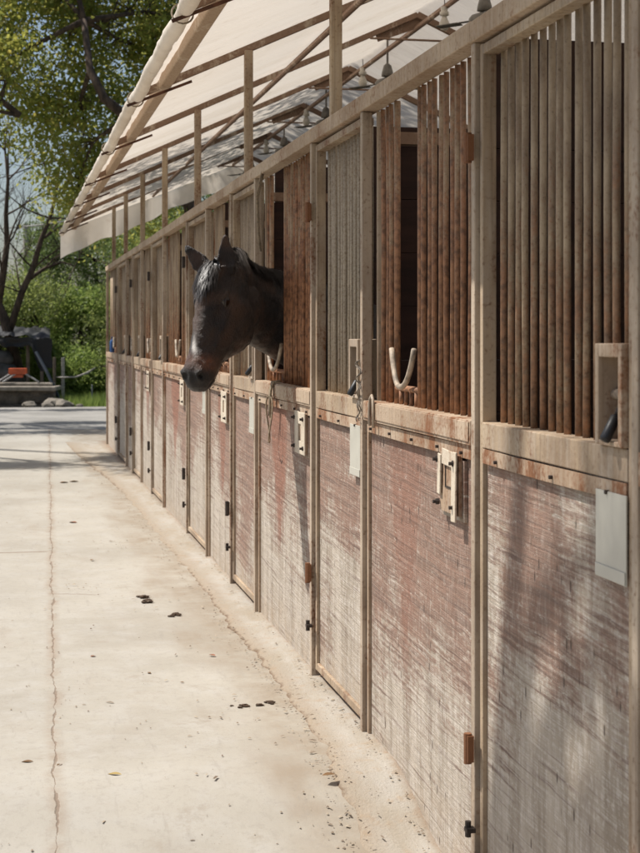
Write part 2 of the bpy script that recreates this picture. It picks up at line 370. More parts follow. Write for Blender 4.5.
def bars(y0, y1, z0, z1, skip=None, r=.0092, pitch=.0615):
    m = MB(); n = max(2, round((y1 - y0) / pitch)); st = (y1 - y0) / n
    for k in range(n):
        y = y0 + st * (k + .5)
        if skip and skip(y): continue
        d0, d1 = random.uniform(-.004, .004), random.uniform(-.004, .004); bx = random.uniform(-.003, .003)
        m.tube([(.034 + bx, y + d0, z0), (.034 + bx + random.uniform(-.004, .004), y + (d0 + d1) / 2 + random.uniform(-.002, .002), (z0 + z1) / 2), (.034 + bx, y + d1, z1)], r, 10)
    return m
def bolt(parent, y, z, x=-.03, r=.011):
    m = MB(); m.tube([(x + .012, y, z), (x - .008, y, z)], r * .55, 8); m.tube([(x + .012, y, z), (x + .002, y, z)], r, 6)
    m.build('bolt', IRON, parent)
def flange(parent, y0, y1, x=-.014, z1=RB - .002, h=.04):
    m = MB(); n = 7
    for k in range(n):                            # a bent, sagging strip
        a, b = y0 + (y1 - y0) * k / n, y0 + (y1 - y0) * (k + 1) / n
        sg = lambda t: -.003 * math.sin(math.pi * (t - y0) / (y1 - y0))
        m.bar((x, a, z1 - h / 2 + sg(a)), (x, b, z1 - h / 2 + sg(b)), .006, h)
    o = m.build('flange', RL, parent, color=(0, .35, 0, 1)); return o

def latch_box(parent, y0, y1, z0, z1, rust, angle):
    m = MB(); w = .02
    m.box(-.030, .045, y0, y0 + w, z0, z1); m.box(-.030, .045, y1 - w, y1, z0, z1)
    m.box(-.030, .045, y0 + w, y1 - w, z1 - .03, z1); m.box(-.030, .045, y0 + w, y1 - w, z0, z0 + .012)
    bk = MB(); bk.box(.046, .050, y0 + .002, y1 - .002, z0 + .002, z1 - .002); bk.build('latch_back', RUSTD, parent)
    b = m.build('latch_box', RL if rust else PO, parent, bevel=.003, color=(0, .25 if rust else 0, 0, 1))
    ym, zm = (y0 + y1) / 2, z0 + (z1 - z0) * .48
    m = MB(); m.tube([(.02, y0 + .012, zm), (.012, y1 - .012, zm + .004)], .013, 12)
    m.build('bolt_rod', PVC, parent, smooth=True)
    m = MB(); d = Vector((-.55, math.sin(angle), -math.cos(angle))).normalized(); s = Vector((-.0, ym - .012, zm - .012))
    m.tube([s, s + d * .035], .006, 10)
    m.build('lever', IRON, parent, smooth=True)
    m = MB(); m.tube([s + d * .033, s + d * .036, s + d * .09, s + d * .096], [.007, .0115, .0125, .010], 12)
    m.build('grip', BLK, parent, smooth=True)

def hinge(parent, y, z, mat):
    m = MB(); m.tube([(-.047, y, z), (-.047, y, z + .085)], .0115, 10); m.box(-.052, -.034, y - .017, y + .012, z + .006, z + .08)
    m.build('hinge', mat, parent)
def ring(parent, y, z):
    m = MB(); m.tube([(-.046, y, z - .022), (-.046, y, z + .022)], .009, 8); m.box(-.056, -.03, y - .022, y + .006, z - .006, z + .006)
    m.build('pintle', IRON, parent)

def door(i, y0, y1, redness, drip, dpos, rustb, pale, label):
    a, b = y0 + .030, y1 - .030; g = gz((a + b) / 2); z0 = g + .045; t = .026; xf = -.014; xb = .014
    tl = random.uniform(-.003, .003)
    m = MB()
    m.box(xf, xb, a, a + t, z0, HB - .012); m.box(xf, .027, b - t, b, z0, HB - .012 + tl)
    m.box(xf + .001, xb, a + t, b - t, z0, z0 + .032); m.box(xf + .001, xb + .02, a + t, b - t, HB - .042, HB - .013)
    m.box(xf - .002, .05, a + t, b - t, RB, RT)
    root = m.build('stall_door', FR, stable, bevel=.003, color=(0, .15 + .2 * random.random(), 0, 1), label=label)
    m = MB(); m.box(0, .012, a + t + .001, b - t - .001, z0 + .033, RB - .001)
    m.build('board', BO, root, color=(redness, drip, dpos, 1))
    flange(root, a + t + .004, b - t - .004)
    lb0, lb1 = a + t + .001, a + t + .15
    m = bars(a + t + .012, b - t - .012, RT - .01, HB - .035, lambda y: False)
    # bars stop on the latch box
    m2 = MB(); n = round((b - a - 2 * t - .024) / .0615); st = (b - a - 2 * t - .024) / n
    for k in range(n):
        y = a + t + .012 + st * (k + .5); zb = 1.475 if y < lb1 + .008 else RT - .01
        d0, d1 = random.uniform(-.003, .003), random.uniform(-.003, .003); bx = random.uniform(-.003, .003)
        m2.tube([(.034 + bx, y + d0, zb), (.034 + bx + random.uniform(-.003, .003), y + (d0 + d1) / 2, (zb + HB) / 2), (.034 + bx, y + d1, HB - .035)], .0094, 10)
    m2.build('grille', BA, root, smooth=True, color=(0, rustb, pale, 1))
    latch_box(root, lb0, lb1, RT + .002, 1.477, rustb > .3, [-.55, .0, .5, .9][i % 4] if i else -.1)
    for fr in (.12, .45, .85): bolt(root, a + (b - a) * fr, RB - .03, -.018, .009)
    hm = RS if i < 2 else IRON
    for z in (g + .42, 1.98): hinge(root, b + .008, z, hm)
    for z in (g + .235,): ring(root, b + .008, z)
    # card in the upper near corner
    if i in (0, 1, 2, 3):
        m = MB(); m.box(-.0215, -.0175, a + t - .005, a + t + .165, .955, 1.150); m.box(-.024, -.0216, a + t - .003, a + t + .163, .957, .985)
        m.build('card_holder', CARD, root, bevel=.001, label='blank white plastic card pocket')
    return root
slotY = (wy(265.8) + wy(279.5)) / 2
def fill(i, y0, y1, redness, drip, dpos, rustb, pale, label, plate=True):
    a, b = y0 + .0215, y1 - .0215; g = gz((a + b) / 2); t = .022; xf = -.012
    m = MB()
    m.box(xf, .02, a, a + t, gz(a) + .005, RB - .001); m.box(xf, .02, b - t, b, gz(b) + .005, RB - .001)
    m.box(.024, .044, a, a + t, RT + .001, HB - .003); m.box(.024, .044, b - t, b, RT + .001, HB - .003)
    m.box(-.026, .055, a, b, RB, RT); m.box(-.030, -.0265, a + .01, b - .01, RB + .01, RT - .004)
    root = m.build('barred_panel', RL, stable, bevel=.003, color=(0, .2 + .2 * random.random(), 0, 1), label=label)
    m = MB(); n = 14; pts = []                      # board with a chipped lower edge
    yy = np.linspace(a + t + .001, b - t - .001, 60)
    zb = [gz(q) + .012 + .010 * mn.noise((q * 7, i * 3, 0)) + .012 * abs(mn.noise((q * 23, i, 0))) for q in yy]
    vv = [(x, q, z) for x in (0., .012) for q, z in zip(yy, zb)] + [(x, q, RB - .001) for x in (0., .012) for q in yy]
    ff = []; N = 60
    for k in range(N - 1):
        ff += [(k, k + 1, 2 * N + k + 1, 2 * N + k), (N + k + 1, N + k, 3 * N + k, 3 * N + k + 1), (k, N + k, N + k + 1, k + 1)]
    m.add(vv, ff); m.build('board', BO, root, color=(redness, drip, dpos, 1))
    flange(root, a + t, b - t)
    ym = (a + b) / 2 - .0; hw = .15
    if i == 0: ym = (wy(390.2) + wy(409.7)) / 2
    if i == 1: ym = slotY; hw = .20
    m = bars(a + t + .01, b - t - .01, RT - .01, HB - .003, lambda y: abs(y - ym) < hw + .018)
    for s_ in (-1, 1): m.tube([(.034, ym + s_ * (hw + .004), RT - .01), (.034, ym + s_ * (hw + .004), HB - .003)], .0115, 12)
    for k in range(4):                             # short stub bars under the neck slot
        y = ym + (k - 1.5) * hw * .45; m.tube([(.034, y, RT - .01), (.034, y, 1.305)], .008, 8)
    m.tube([(.034, ym - hw, 1.307), (.034, ym + hw, 1.307)], .011, 8)
    m.build('grille', BA, root, smooth=True, color=(0, rustb, pale, 1))
    m = MB(); pts = []; hh = .13
    for k in range(17):
        u = -1 + 2 * k / 16; pts.append((.012 - .01 * (1 - abs(u)), ym + u * (hw + .0), 1.315 + hh * abs(u) ** 2.4))
    m.tube(pts, .0098, 10); m.build('neck_guard', PVC, root, smooth=True)
    for fr in (.08, .27, .5, .72, .93): bolt(root, a + (b - a) * fr, RB - .028, -.018, .009)
    if plate:
        py0 = a + .115; py1 = py0 + (.20 if i == 0 else .235); z0, z1 = .955, 1.145; m = MB()
        if i == 0:      # peeled plate: two bent strips with bare brown board between
            m.bar((-.034, py0 + .022, z0 - .012), (-.030, py0 + .026, z1 + .004), .006, .044, up=(0, 1, 0)); m.bar((-.030, py1 - .012, z0 + .055), (-.030, py1 - .022, z1 - .012), .006, .030, up=(0, 1, 0))
            m.bar((-.029, py0 + .040, z1 - .022), (-.029, py1 - .045, z1 - .016), .005, .048)
        else:
            m.box(-.030, -.024, py0, py0 + .085, z0, z1); m.box(-.030, -.024, py1 - .085, py1, z0, z1 + .002)
            m.box(-.030, -.024, py0 + .085, py1 - .085, z1 - .055, z1 - .001); m.box(-.030, -.024, py0 + .085, py1 - .085, z0 + .001, z0 + .06)
        m.build('latch_plate', CREAM, root, bevel=.002, color=(0, .35 if i == 0 else .15, 0, 1), label='cream slotted latch plate held by four bolts')
        m = MB(); m.box(-.0235, -.012, py0 + .005, py1 - .005, z0 + .006, z1 - .006); m.build('backing_plate', RS, root, color=(0, .2, 0, 1))
        m = MB(); m.box(-.0115, -.001, py0 - .012, py1 + .012, z0 - .010, z1 - .02); m.build('backing_block', BO, root, color=(.9, 0, 0, 1))
        if i == 0:
            m = MB(); ymid = (py0 + py1) / 2
            for q0, q1, w0, w1 in ((ymid - .035, ymid + .035, 1.10, 1.105), (ymid - .035, ymid + .035, 1.035, 1.04), (ymid - .038, ymid - .033, 1.035, 1.105), (ymid + .033, ymid + .038, 1.035, 1.105)): m.box(-.0262, -.0236, q0, q1, w0, w1)
            m.build('slot_frame', IRON, root)
        for q in (py0 + .03, py1 - .0):
            for z in (z0 + .03, z1 - .03): bolt(root, q, z, -.038, .010)
    return root
Dn = ['nearest stall door, broad dark rusty bars and a white card pocket at the right edge', 'stall door just left of the V-shaped pipe guard, with pale grey bars and a black lever grip', 'stall door just behind the horse chin with maroon streaked board', 'third door from the far end side of the horse', '', '', '']
di = wi = 0
dp = [(.05, 0, .5, .38, .22), (.40, 0, .5, .02, .85), (.75, 0, .5, .2, .45), (.15, 0, .5, .3, .2), (.2, .0, .5, .3, .3), (.1, 0, .5, .3, .3), (.3, 0, .5, .3, .3)]
wpp = [(.50, .55, .62, .78, .1), (.35, 1., .62, .78, 0), (.35, .9, .45, .45, .15), (.30, 1., .55, .45, .1), (.2, .8, .5, .45, .1), (.2, .2, .5, .35, .2), (.2, .2, .5, .35, .2)]
ordn = ['nearest', 'second nearest', 'third nearest', 'fourth nearest', 'fifth nearest', 'sixth nearest', 'farthest']
fill(9, ys[0], ys[1], .3, 0, .5, .3, .1, 'barred panel at the near end of the stable front', plate=False)
for k in range(1, len(ys) - 1):
    y0, y1 = ys[k], ys[k + 1]
    if k % 2 == 1:
        q = dp[di]; door(di, y0, y1, *q, label='%s stall door of weathered board and vertical bars' % ordn[di]); di += 1
    else:
        q = wpp[wi]; fill(wi, y0, y1, *q, label=('%s fixed barred panel with a neck slot' % ordn[wi]) + (', horse leaning through it' if wi == 1 else ''), plate=wi < 5); wi += 1
# inner partitions, back wall
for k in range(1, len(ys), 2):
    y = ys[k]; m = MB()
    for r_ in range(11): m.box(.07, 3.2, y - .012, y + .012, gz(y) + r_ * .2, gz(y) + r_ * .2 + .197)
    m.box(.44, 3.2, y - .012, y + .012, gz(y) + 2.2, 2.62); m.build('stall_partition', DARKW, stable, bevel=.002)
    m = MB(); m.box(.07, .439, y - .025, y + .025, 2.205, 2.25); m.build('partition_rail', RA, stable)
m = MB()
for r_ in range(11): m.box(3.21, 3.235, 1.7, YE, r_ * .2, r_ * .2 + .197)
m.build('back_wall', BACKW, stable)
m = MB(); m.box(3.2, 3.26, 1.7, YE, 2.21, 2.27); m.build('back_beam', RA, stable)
# roof frame
m_ = .455; RX, RZ = 1.61, 3.09 + .455 * 1.61
YP = [1.47, 3.74, 6.006, 8.274, 10.55, 12.80, 14.94, 17.09, 19.03]
def rz(x): return 3.09 + m_ * x if x < RX else RZ - m_ * (x - RX)
for y in YP:
    m = MB(); m.box(-.024, .022, y - .022, y + .022, TOP - .001, 3.075); m.build('roof_post', RA if y < 4 else FR, stable, bevel=.003, color=(0, .3, 0, 1))
    yb = y + .02
    m = MB(); m.bar((-.60, yb, rz(-.60)), (RX, yb, RZ), .034, .040); m.build('rafter', RA, stable, bevel=.003)
    m = MB(); m.bar((RX, yb, RZ), (3.85, yb, rz(3.85)), .042, .046); m.build('rafter', RA, stable, bevel=.003)
    m = MB(); m.tube([(RX - .36, yb - .03, RZ - .19), (RX + .40, yb - .03, RZ - .19)], .008, 8); m.build('tie_rod', RA, stable)
    m = MB(); m.box(3.2, 3.25, y - .02, y + .02, 2.27, rz(3.22) - .02); m.build('roof_post', RA, stable)
    # tarp batten poking past the eave beam
    m = MB(); m.bar((-.68, y - .06, rz(-.62) - .070), (-.33, y - .10, rz(-.33) - .062), .012, .014); m.build('batten', RUSTD, stable)
    # knee plate at the ridge
    m = MB(); m.bar((RX - .30, yb + .03, RZ - .17), (RX + .05, yb + .03, RZ - .04), .006, .07); m.build('gusset', RA, stable)
Y0R, Y1R = .9, 19.75
for x in (.55, RX, 2.7):
    m = MB(); m.tube([(x, Y0R, rz(x) - (.05 if x == RX else -.0) - .045), (x, Y1R - .1, rz(x) - .045 - (.05 if x == RX else 0))], .020, 10); m.build('purlin', RA, stable, smooth=True)
m = MB(); m.bar((-.47, Y0R, rz(-.47) + .005), (-.47, Y1R, rz(-.47) + .005), .06, .075, up=(0, 0, 1)); m.build('eave_beam', EB, stable, bevel=.006)
m = MB(); m.bar((3.7, Y0R, rz(3.7)), (3.7, Y1R, rz(3.7)), .06, .07); m.build('eave_beam', EB, stable, bevel=.006)
# fabric cover sagging between the rafters
xs = np.concatenate([np.linspace(-.62, RX, 50), np.linspace(RX + .02, 3.9, 36)]); yy = np.linspace(Y0R - .1, Y1R, 260)
v = []
for y in yy:
    k = min(range(len(YP)), key=lambda q: abs(YP[q] - y)); d = min(abs(y - YP[k]), 1.1) / 1.1
    far = max(0, (y - 11) / 8)
    for x in xs:
        sag = -.05 * math.sin(min(d, 1) * math.pi / 2) * max(0, math.sin(math.pi * (x + .62) / 4.5)) * (1 + 2. * far)
        wr = .011 * mn.noise((x * .9, y * 6.5, 0)) * (1 + far) + .005 * mn.noise((x * 2, y * 19, 3))
        v.append((x, y, rz(x) + .04 + sag + wr))
nx = len(xs)
f = [(j * nx + i, j * nx + i + 1, (j + 1) * nx + i + 1, (j + 1) * nx + i) for j in range(len(yy) - 1) for i in range(nx - 1)]
npmesh('roof_cover', v, f, FA, stable, smooth=True, label='translucent white fabric roof cover')
# rolled edge of the cover along the eave
m = MB(); pts = []; rad = []
for k in range(420):
    y = Y0R - .1 + (Y1R - Y0R + .1) * k / 419
    pts.append((-.625 + .012 * mn.noise((y * 1.2, 3, 0)), y, rz(-.62) - .015 + .012 * mn.noise((y * 1.7, 8, 0)))); rad.append(.034 + .008 * mn.noise((y * 3.2, 1, 0)) + .004 * mn.noise((y * 15, 2, 0)))
m.tube(pts, rad, 16); m.build('cover_roll', FA, stable, smooth=True)
for y in YP:
    m = MB(); m.tube([(-.625 + .044 * math.cos(q), y + .05 + .02 * math.sin(q), rz(-.62) - .015 + .044 * math.sin(q)) for q in np.linspace(0, 2 * math.pi, 17)], .004, 6); m.build('roll_tie', ROPE, stable)
# hanging valance at the far gable
v = []; n1, n2 = 70, 14
for i in range(n1):
    x = -.64 + (3.9 + .64) * i / (n1 - 1)
    dr = .38 + .02 * math.sin(x * 5.5) + .015 * math.sin(x * 14) if x < RX else .38
    for j in range(n2):
        q = j / (n2 - 1); v.append((x, Y1R + .01 + .05 * q * math.sin(x * 9 + 1) + .02 * q * math.sin(x * 23), rz(x) + .045 - dr * q))
f = [(i * n2 + j, (i + 1) * n2 + j, (i + 1) * n2 + j + 1, i * n2 + j + 1) for i in range(n1 - 1) for j in range(n2 - 1)]
npmesh('end_valance', v, f, FA, stable, smooth=True, label='fabric valance hanging at the far gable')

# ------------------------------------------------------------------ things on the stable
# ceiling fans and bulbs under the ridge
zs = [9.4, 11.8, 14.07, 16.2, 18.4, 7.1]
def fan_make(loc):
    f0 = empty('ceiling_fan', loc)
    x, y, z = loc
    m = MB(); m.tube([(x, y, z + .30), (x, y, z + .04)], .009, 8); m.build('rod', GREYM, f0)
    m = MB(); m.lathe((x, y, z), [(.012, .10), (.03, .085), (.045, .03), (.048, .0), (.02, -.005)], 20); m.build('canopy', GREYM, f0, smooth=True)
    m = MB(); m.lathe((x, y, z), [(.03, -.012), (.085, -.03), (.10, -.05), (.095, -.085), (.04, -.105)], 24); m.build('motor', GREYM, f0, smooth=True)
    for k in range(3):
        a = k * 2.094 + .35; m = MB(); c, s = math.cos(a), math.sin(a)
        m.bar((x + .08 * c, y + .08 * s, z - .055), (x + .17 * c, y + .17 * s, z - .06), .03, .005)
        m.bar((x + .165 * c, y + .165 * s, z - .066), (x + .32 * c, y + .32 * s, z - .072), .085, .005); m.build('blade', GREYM, f0)
    return f0
fo = ['under the ridge above the nearest neck slot, second of the row', 'just above the header left of the first column', 'between the two roof posts above the horse', 'small and dark above the horse poll', 'farthest under the dim end of the roof', 'nearest under the ridge, half hidden by the header']
proto = None
for i, Z in enumerate(zs):
    Y = (Z - (RX + D) * math.sin(TH)) / math.cos(TH); loc = (RX, Y, 3.52)
    if proto is None: proto = fan_make(loc); o = proto
    else: o = copy_tree(proto, loc=loc)
    meta(o, label='grey ceiling fan ' + fo[i], cat='ceiling fan', group='ceiling fans under the ridge')
def bulb_make(loc):
    b0 = empty('pendant_bulb', loc); x, y, z = loc
    m = MB(); m.tube([(x, y, z + .13), (x + .004, y, z + .05)], .003, 6); m.build('cord', BLK, b0)
    m = MB(); m.lathe((x, y, z), [(.012, .06), (.026, .055), (.022, .03), (.032, .02), (.032, .0), (.018, -.005)], 16); m.build('socket', PORC, b0, smooth=True)
    m = MB(); m.lathe((x, y, z), [(.015, -.004), (.020, -.02), (.034, -.05), (.037, -.07), (.026, -.095), (.005, -.104)], 16); m.build('bulb', PORC, b0, smooth=True)
    return b0
bp = None
for i, Z in enumerate([10.2, 12.54, 14.9, 17.2]):
    Y = (Z - (RX + D) * math.sin(TH)) / math.cos(TH); loc = (RX - .02, Y, 3.66)
    if bp is None: bp = bulb_make(loc); o = bp
    else: o = copy_tree(bp, loc=loc)
    meta(o, label='unlit bulb in a white socket under the ridge, %s from the camera' % ['first', 'second', 'third', 'fourth'][i], cat='light bulb', group='bulbs hanging under the ridge')

# rope tied on the rail under the horse
ry = wy(280)
rp = empty('hanging_rope', (-.03, ry, .95), label='frayed rope looped over the rail below the horse neck, its end hanging in a loop', cat='rope')
m = MB(); pts = []
for k in range(40):
    a = k / 39; w = math.sin(math.pi * a) ** .6 * .085 * (1 if a < .5 else 1)
    ang = a * 2 * math.pi
    pts.append((-.052 - .01 * math.sin(ang * 2), ry + .075 * math.sin(ang) * (.5 + .5 * (1 - math.cos(ang)) / 2), 1.19 - .115 * (1 - math.cos(ang))))
m.tube(pts, .0042, 6); m.build('loop', ROPE, rp, smooth=True)
m = MB()
for q in range(5):
    o_ = q * .009
    m.tube([(.0, ry - .02 + o_, 1.262), (-.036, ry - .02 + o_, 1.258), (-.046, ry - .015 + o_, 1.22), (-.048, ry + .0 + o_ * .5, 1.17 - q * .02), (-.046, ry + .004, 1.08 + q * .012)], .006, 6)
m.build('knot', ROPE, rp, smooth=True)
# twisted wire and hook on the first panel
hy = wy(367) - .03
m = MB(); pts = [(-.034 - .006 * math.sin(k * 1.1), hy + .02 * math.sin(k * .9) , 1.40 - k * .009) for k in range(26)]
m.tube(pts, .0024, 6); m.tube([(p[0] - .006, p[1] * 1 + .010 * math.cos(k), p[2] - .004) for k, p in enumerate(pts)], .0024, 6)
m.build('twisted_wire', m_plain('bare_wire', (.20, .165, .13), .6, .3), smooth=True, label='twisted grey wire tied round the column left of the nearest barred panel', cat='wire')
hy = wy(381)
m = MB(); pts = [(-.034, hy - .03, 1.16), (-.036, hy - .035, 1.22), (-.036, hy - .03, 1.262), (-.034, hy - .005, 1.275), (-.034, hy + .02, 1.262), (-.036, hy + .025, 1.21), (-.036, hy + .015, 1.165)]
m.tube(pts, .0055, 8); m.build('bent_hook', m_plain('hook_steel', (.45, .36, .27), .5, .4), smooth=True, label='bent rod hook hung over the rail of the nearest barred panel', cat='hook')
# strap hanging beside the horse slot high up
yy_ = wy(268)
m = MB(); pts = [(-.02, yy_ + .02, 2.33), (-.05, yy_ + .015, 2.2), (-.05, yy_ - .02, 2.02), (-.045, yy_ - .05, 1.92)]
m.tube(pts, .006, 6); m.tube([(p[0] - .01, p[1] - .03, p[2] + .01) for p in pts], .005, 6)
m.build('loose_cord', ROPE, smooth=True, label='loose cord hanging from the header behind the horse ears', cat='cord')
# blue bottle
BLUE = m_plain('blue_plastic', (.03, .085, .24), .3, .3)
by = wy(112.5); bt = empty('blue_bottle', (-.0, by, RT), label='small blue bottle standing on the rail at the far end of the stable', cat='bottle')
m = MB(); m.lathe((-.0 + .0, by, RT + .001), [(.02, 0), (.032, .003), (.034, .01), (.034, .135), (.027, .155), (.013, .168), (.013, .18)], 18); m.build('body', BLUE, bt, smooth=True)
m = MB(); m.lathe((0, by, RT + .181), [(.015, 0), (.016, .003), (.016, .02), (.012, .024)], 14); m.build('cap', m_plain('dark_blue', (.02, .03, .08), .4), bt, smooth=True)

# ------------------------------------------------------------------ horse
P0 = Vector((-.335, 6.97, 1.79))                     # poll, centre of the skull
AX = Vector((-.152, -.160, -.52)).normalized() * .95
HD = Vector((AX.x, AX.y, 0)).normalized()
LF = Vector((-HD.y, HD.x, 0))                         # the horse's left (towards the camera)
NN = LF.cross(AX).normalized()
if NN.z < 0: NN = -NN
def loft(rings, n=40):
    m = MB(); v = []; f = []
    for rg in rings: v += rg
    for i in range(len(rings) - 1):
        for k in range(n): f.append((i * n + k, i * n + (k + 1) % n, (i + 1) * n + (k + 1) % n, (i + 1) * n + k))
    f.append(tuple(range(n - 1, -1, -1))); f.append(tuple(range((len(rings) - 1) * n, len(rings) * n)))
    return v, f
def interp(tab, t):
    ks = [r[0] for r in tab]; return [float(np.interp(t, ks, [r[c] for r in tab])) for c in range(1, len(tab[0]))]
#        t     dorsal ventral width  topw  botw
HT = [(-.06, .030, -.060, .050, .80, .80), (-.03, .062, -.120, .080, .75, .70), (0, .080, -.165, .092, .70, .62), (.05, .092, -.220, .100, .68, .55), (.10, .098, -.275, .104, .70, .46),
      (.15, .100, -.320, .116, .78, .46), (.20, .097, -.335, .111, .78, .46), (.25, .091, -.328, .104, .78, .48), (.30, .084, -.292, .094, .76, .50), (.36, .075, -.225, .082, .72, .54),
      (.42, .066, -.155, .071, .70, .60), (.47, .062, -.130, .070, .76, .68), (.52, .060, -.115, .073, .84, .76), (.56, .052, -.108, .073, .85, .75), (.59, .038, -.092, .058, .85, .78), (.612, .018, -.070, .042, .85, .8), (.625, -.006, -.045, .02, .9, .9)]
bmv = []; bmf = []
def addpart(v, f):
    n = len(bmv); bmv.extend([tuple(p) for p in v]); bmf.extend([tuple(i + n for i in q) for q in f])
n = 44; rings = []
for t in np.linspace(-.06, .625, 54):
    d, ve, w, tw, bw = interp(HT, t); c = (d + ve) / 2; hgt = (d - ve) / 2; rg = []
    for k in range(n):
        a = 2 * math.pi * k / n; ca, sa = math.cos(a), math.sin(a)
        ex_ = .86; u = math.copysign(abs(ca) ** ex_, ca); s = math.copysign(abs(sa) ** ex_, sa)     # s: dorsal(+)/ventral(-)
        ww = w * (1 + (tw - 1) * max(s, 0) ** 1.3 + (bw - 1) * max(-s, 0) ** 1.6)
        rg.append(P0 + AX * t + NN * (c + hgt * s) + LF * (u * ww))
    rings.append(rg)
addpart(*loft(rings, n))
# neck + trunk as a chain of ellipses: centre, tangent, half height, half width
def ell(c, tan, hh, hw, n=36, bot=.8):
    tan = Vector(tan).normalized(); side = tan.cross(Vector((0, 0, 1))).normalized(); up = side.cross(tan).normalized(); rg = []
    for k in range(n):
        a = 2 * math.pi * k / n; s = math.sin(a); w = hw * (1 - .45 * max(s, 0) ** 2)
        rg.append(Vector(c) + side * math.cos(a) * w + up * s * hh)
    return rg
pc = P0 + AX * .02 - NN * .035
chain = [(pc + Vector((-.02, -.02, .0)), .085, .075), (pc + Vector((.05, .055, .005)), .135, .085), (Vector((-.225, 7.17, 1.71)), .165, .090), (Vector((-.12, 7.36, 1.640)), .195, .095), (Vector((.04, slotY + .02, 1.59)), .220, .098), (Vector((.26, slotY + .06, 1.50)), .25, .12), (Vector((.50, slotY + .03, 1.34)), .31, .18),
         (Vector((.72, slotY - .02, 1.22)), .33, .24), (Vector((1.0, slotY - .06, 1.16)), .35, .27), (Vector((1.4, slotY - .12, 1.12)), .34, .29), (Vector((1.8, slotY - .16, 1.12)), .32, .28), (Vector((2.1, slotY - .2, 1.17)), .30, .26), (Vector((2.32, slotY - .22, 1.18)), .22, .2), (Vector((2.44, slotY - .24, 1.17)), .10, .1)]
# resample smoothly
cs = [c for c, _, _ in chain]; N = 60; rings = []
def cr(p, t):
    i = min(int(t), len(p) - 2); u = t - i; p0, p1, p2, p3 = p[max(i - 1, 0)], p[i], p[i + 1], p[min(i + 2, len(p) - 1)]
    return .5 * ((2 * p1) + (p2 - p0) * u + (2 * p0 - 5 * p1 + 4 * p2 - p3) * u * u + (3 * p1 - p0 - 3 * p2 + p3) * u ** 3)
for k in range(N):
    t = (len(cs) - 1) * k / (N - 1) * .9999; c = cr(cs, t); tg = cr(cs, min(t + .05, len(cs) - 1.001)) - cr(cs, max(t - .05, 0))
    rings.append(ell(c, tg, cr([a for _, a, _ in chain], t), cr([b for _, _, b in chain], t)))
addpart(*loft(rings, 36))
def limb(pts, rad, n=16):
    m = MB(); m.tube(pts, rad, n); addpart(m.v, m.f)
for s in (-1, 1):      # legs standing in the stall
    y = slotY - .05 + s * .15
    limb([(.72, y, 1.2), (.66, y, .95), (.66, y, .75), (.67, y, .52), (.67, y, .46), (.67, y, .28), (.67, y, .16), (.63, y, .09), (.61, y, .032)], [.13, .11, .075, .055, .052, .036, .043, .04, .06])
    y = slotY - .2 + s * .15
    limb([(2.15, y, 1.2), (2.05, y, .95), (2.0, y, .8), (2.16, y, .62), (2.22, y, .52), (2.2, y, .3), (2.19, y, .17), (2.15, y, .09), (2.13, y, .032)], [.2, .16, .11, .07, .06, .04, .045, .042, .06])
limb([(2.40, slotY - .24, 1.38), (2.52, slotY - .24, 1.25), (2.55, slotY - .24, .9), (2.5, slotY - .24, .6)], [.04, .06, .07, .02])
# ears: cupped cones
def ear(side, tip, tw, face=None):
    b = P0 + AX * .012 + NN * .040 + LF * (side * .060)
    tip = b + tip; d = (tip - b); L = d.length; d.normalize()
    out = (LF * side * .55 + HD * .9 + LF * tw).normalized(); out = Vector(face) if face else out; out = (out - d * out.dot(d)).normalized(); sd = d.cross(out)
    m = MB(); rings = []; nn = 20
    for q in np.linspace(-.12, 1, 16):
        w = .033 * (max(0, 1 - max(q, 0) ** 2.2)) ** .62 * (1.0 + .30 * math.sin(min(max(q, 0) * 1.5, 1) * math.pi)) + .004; rg = []
        if q < 0: w = .032
        for k in range(nn):
            a = 2 * math.pi * k / nn; sa = math.sin(a); x = math.cos(a) * w
            y = (-.08 * w * sa if q > .12 else .4 * w * sa) + .003 if sa > 0 else sa * (.55 * w + .004)
            rg.append(b + d * (q * L) + sd * x + out * y - out * (.014 * q * q))
        rings.append(rg)
    addpart(*loft(rings, nn)); return b, d, L, out
e1 = ear(1, Vector((-.012, -.02, .165)), .2); e2 = ear(-1, Vector((-.100, .02, .118)), -.1, (-.35, -.90, .1))
# hidden lower jaw lip lumps + nostril wings + brow + cheek crest
def blob(c, r, sx=1, sy=1, sz=1):
    v = []; f = []; a, b = 12, 18
    for i in range(a + 1):
        th = math.pi * i / a
        for k in range(b):
            ph = 2 * math.pi * k / b; v.append(Vector(c) + AX * (r * sx * math.cos(th)) + LF * (r * sy * math.sin(th) * math.cos(ph)) + NN * (r * sz * math.sin(th) * math.sin(ph)))
    for i in range(a):
        for k in range(b): f.append((i * b + k, i * b + (k + 1) % b, (i + 1) * b + (k + 1) % b, (i + 1) * b + k))
    addpart(v, f)
for s in (-1, 1):
    blob(P0 + AX * .145 + NN * .040 + LF * (s * .082), .016, 1.6, .8, .7)        # brow
    blob(P0 + AX * .28 + NN * -.012 + LF * (s * .066), .019, 3.8, .6, .6)       # facial crest
    blob(P0 + AX * .560 + NN * .022 + LF * (s * .042), .027, 1.2, .85, 1.25)     # nostril wing
    blob(P0 + AX * .10 + NN * -.185 + LF * (s * .050), .105, 1.1, .42, 1.0)        # cheek
blob(P0 + AX * .598 + NN * -.012, .036, .7, 1.15, 1.0)                             # upper lip
blob(P0 + AX * .570 + NN * -.078, .026, 1.0, 1.1, .8)                             # chin
me = bpy.data.meshes.new('horse'); me.from_pydata(bmv, [], bmf); me.update()
tmp = bpy.data.objects.new('horse_src', me); C.objects.link(tmp)
r_ = tmp.modifiers.new('r', 'REMESH'); r_.mode = 'VOXEL'; r_.voxel_size = .0068
s_ = tmp.modifiers.new('s', 'SMOOTH'); s_.factor = .5; s_.iterations = 7
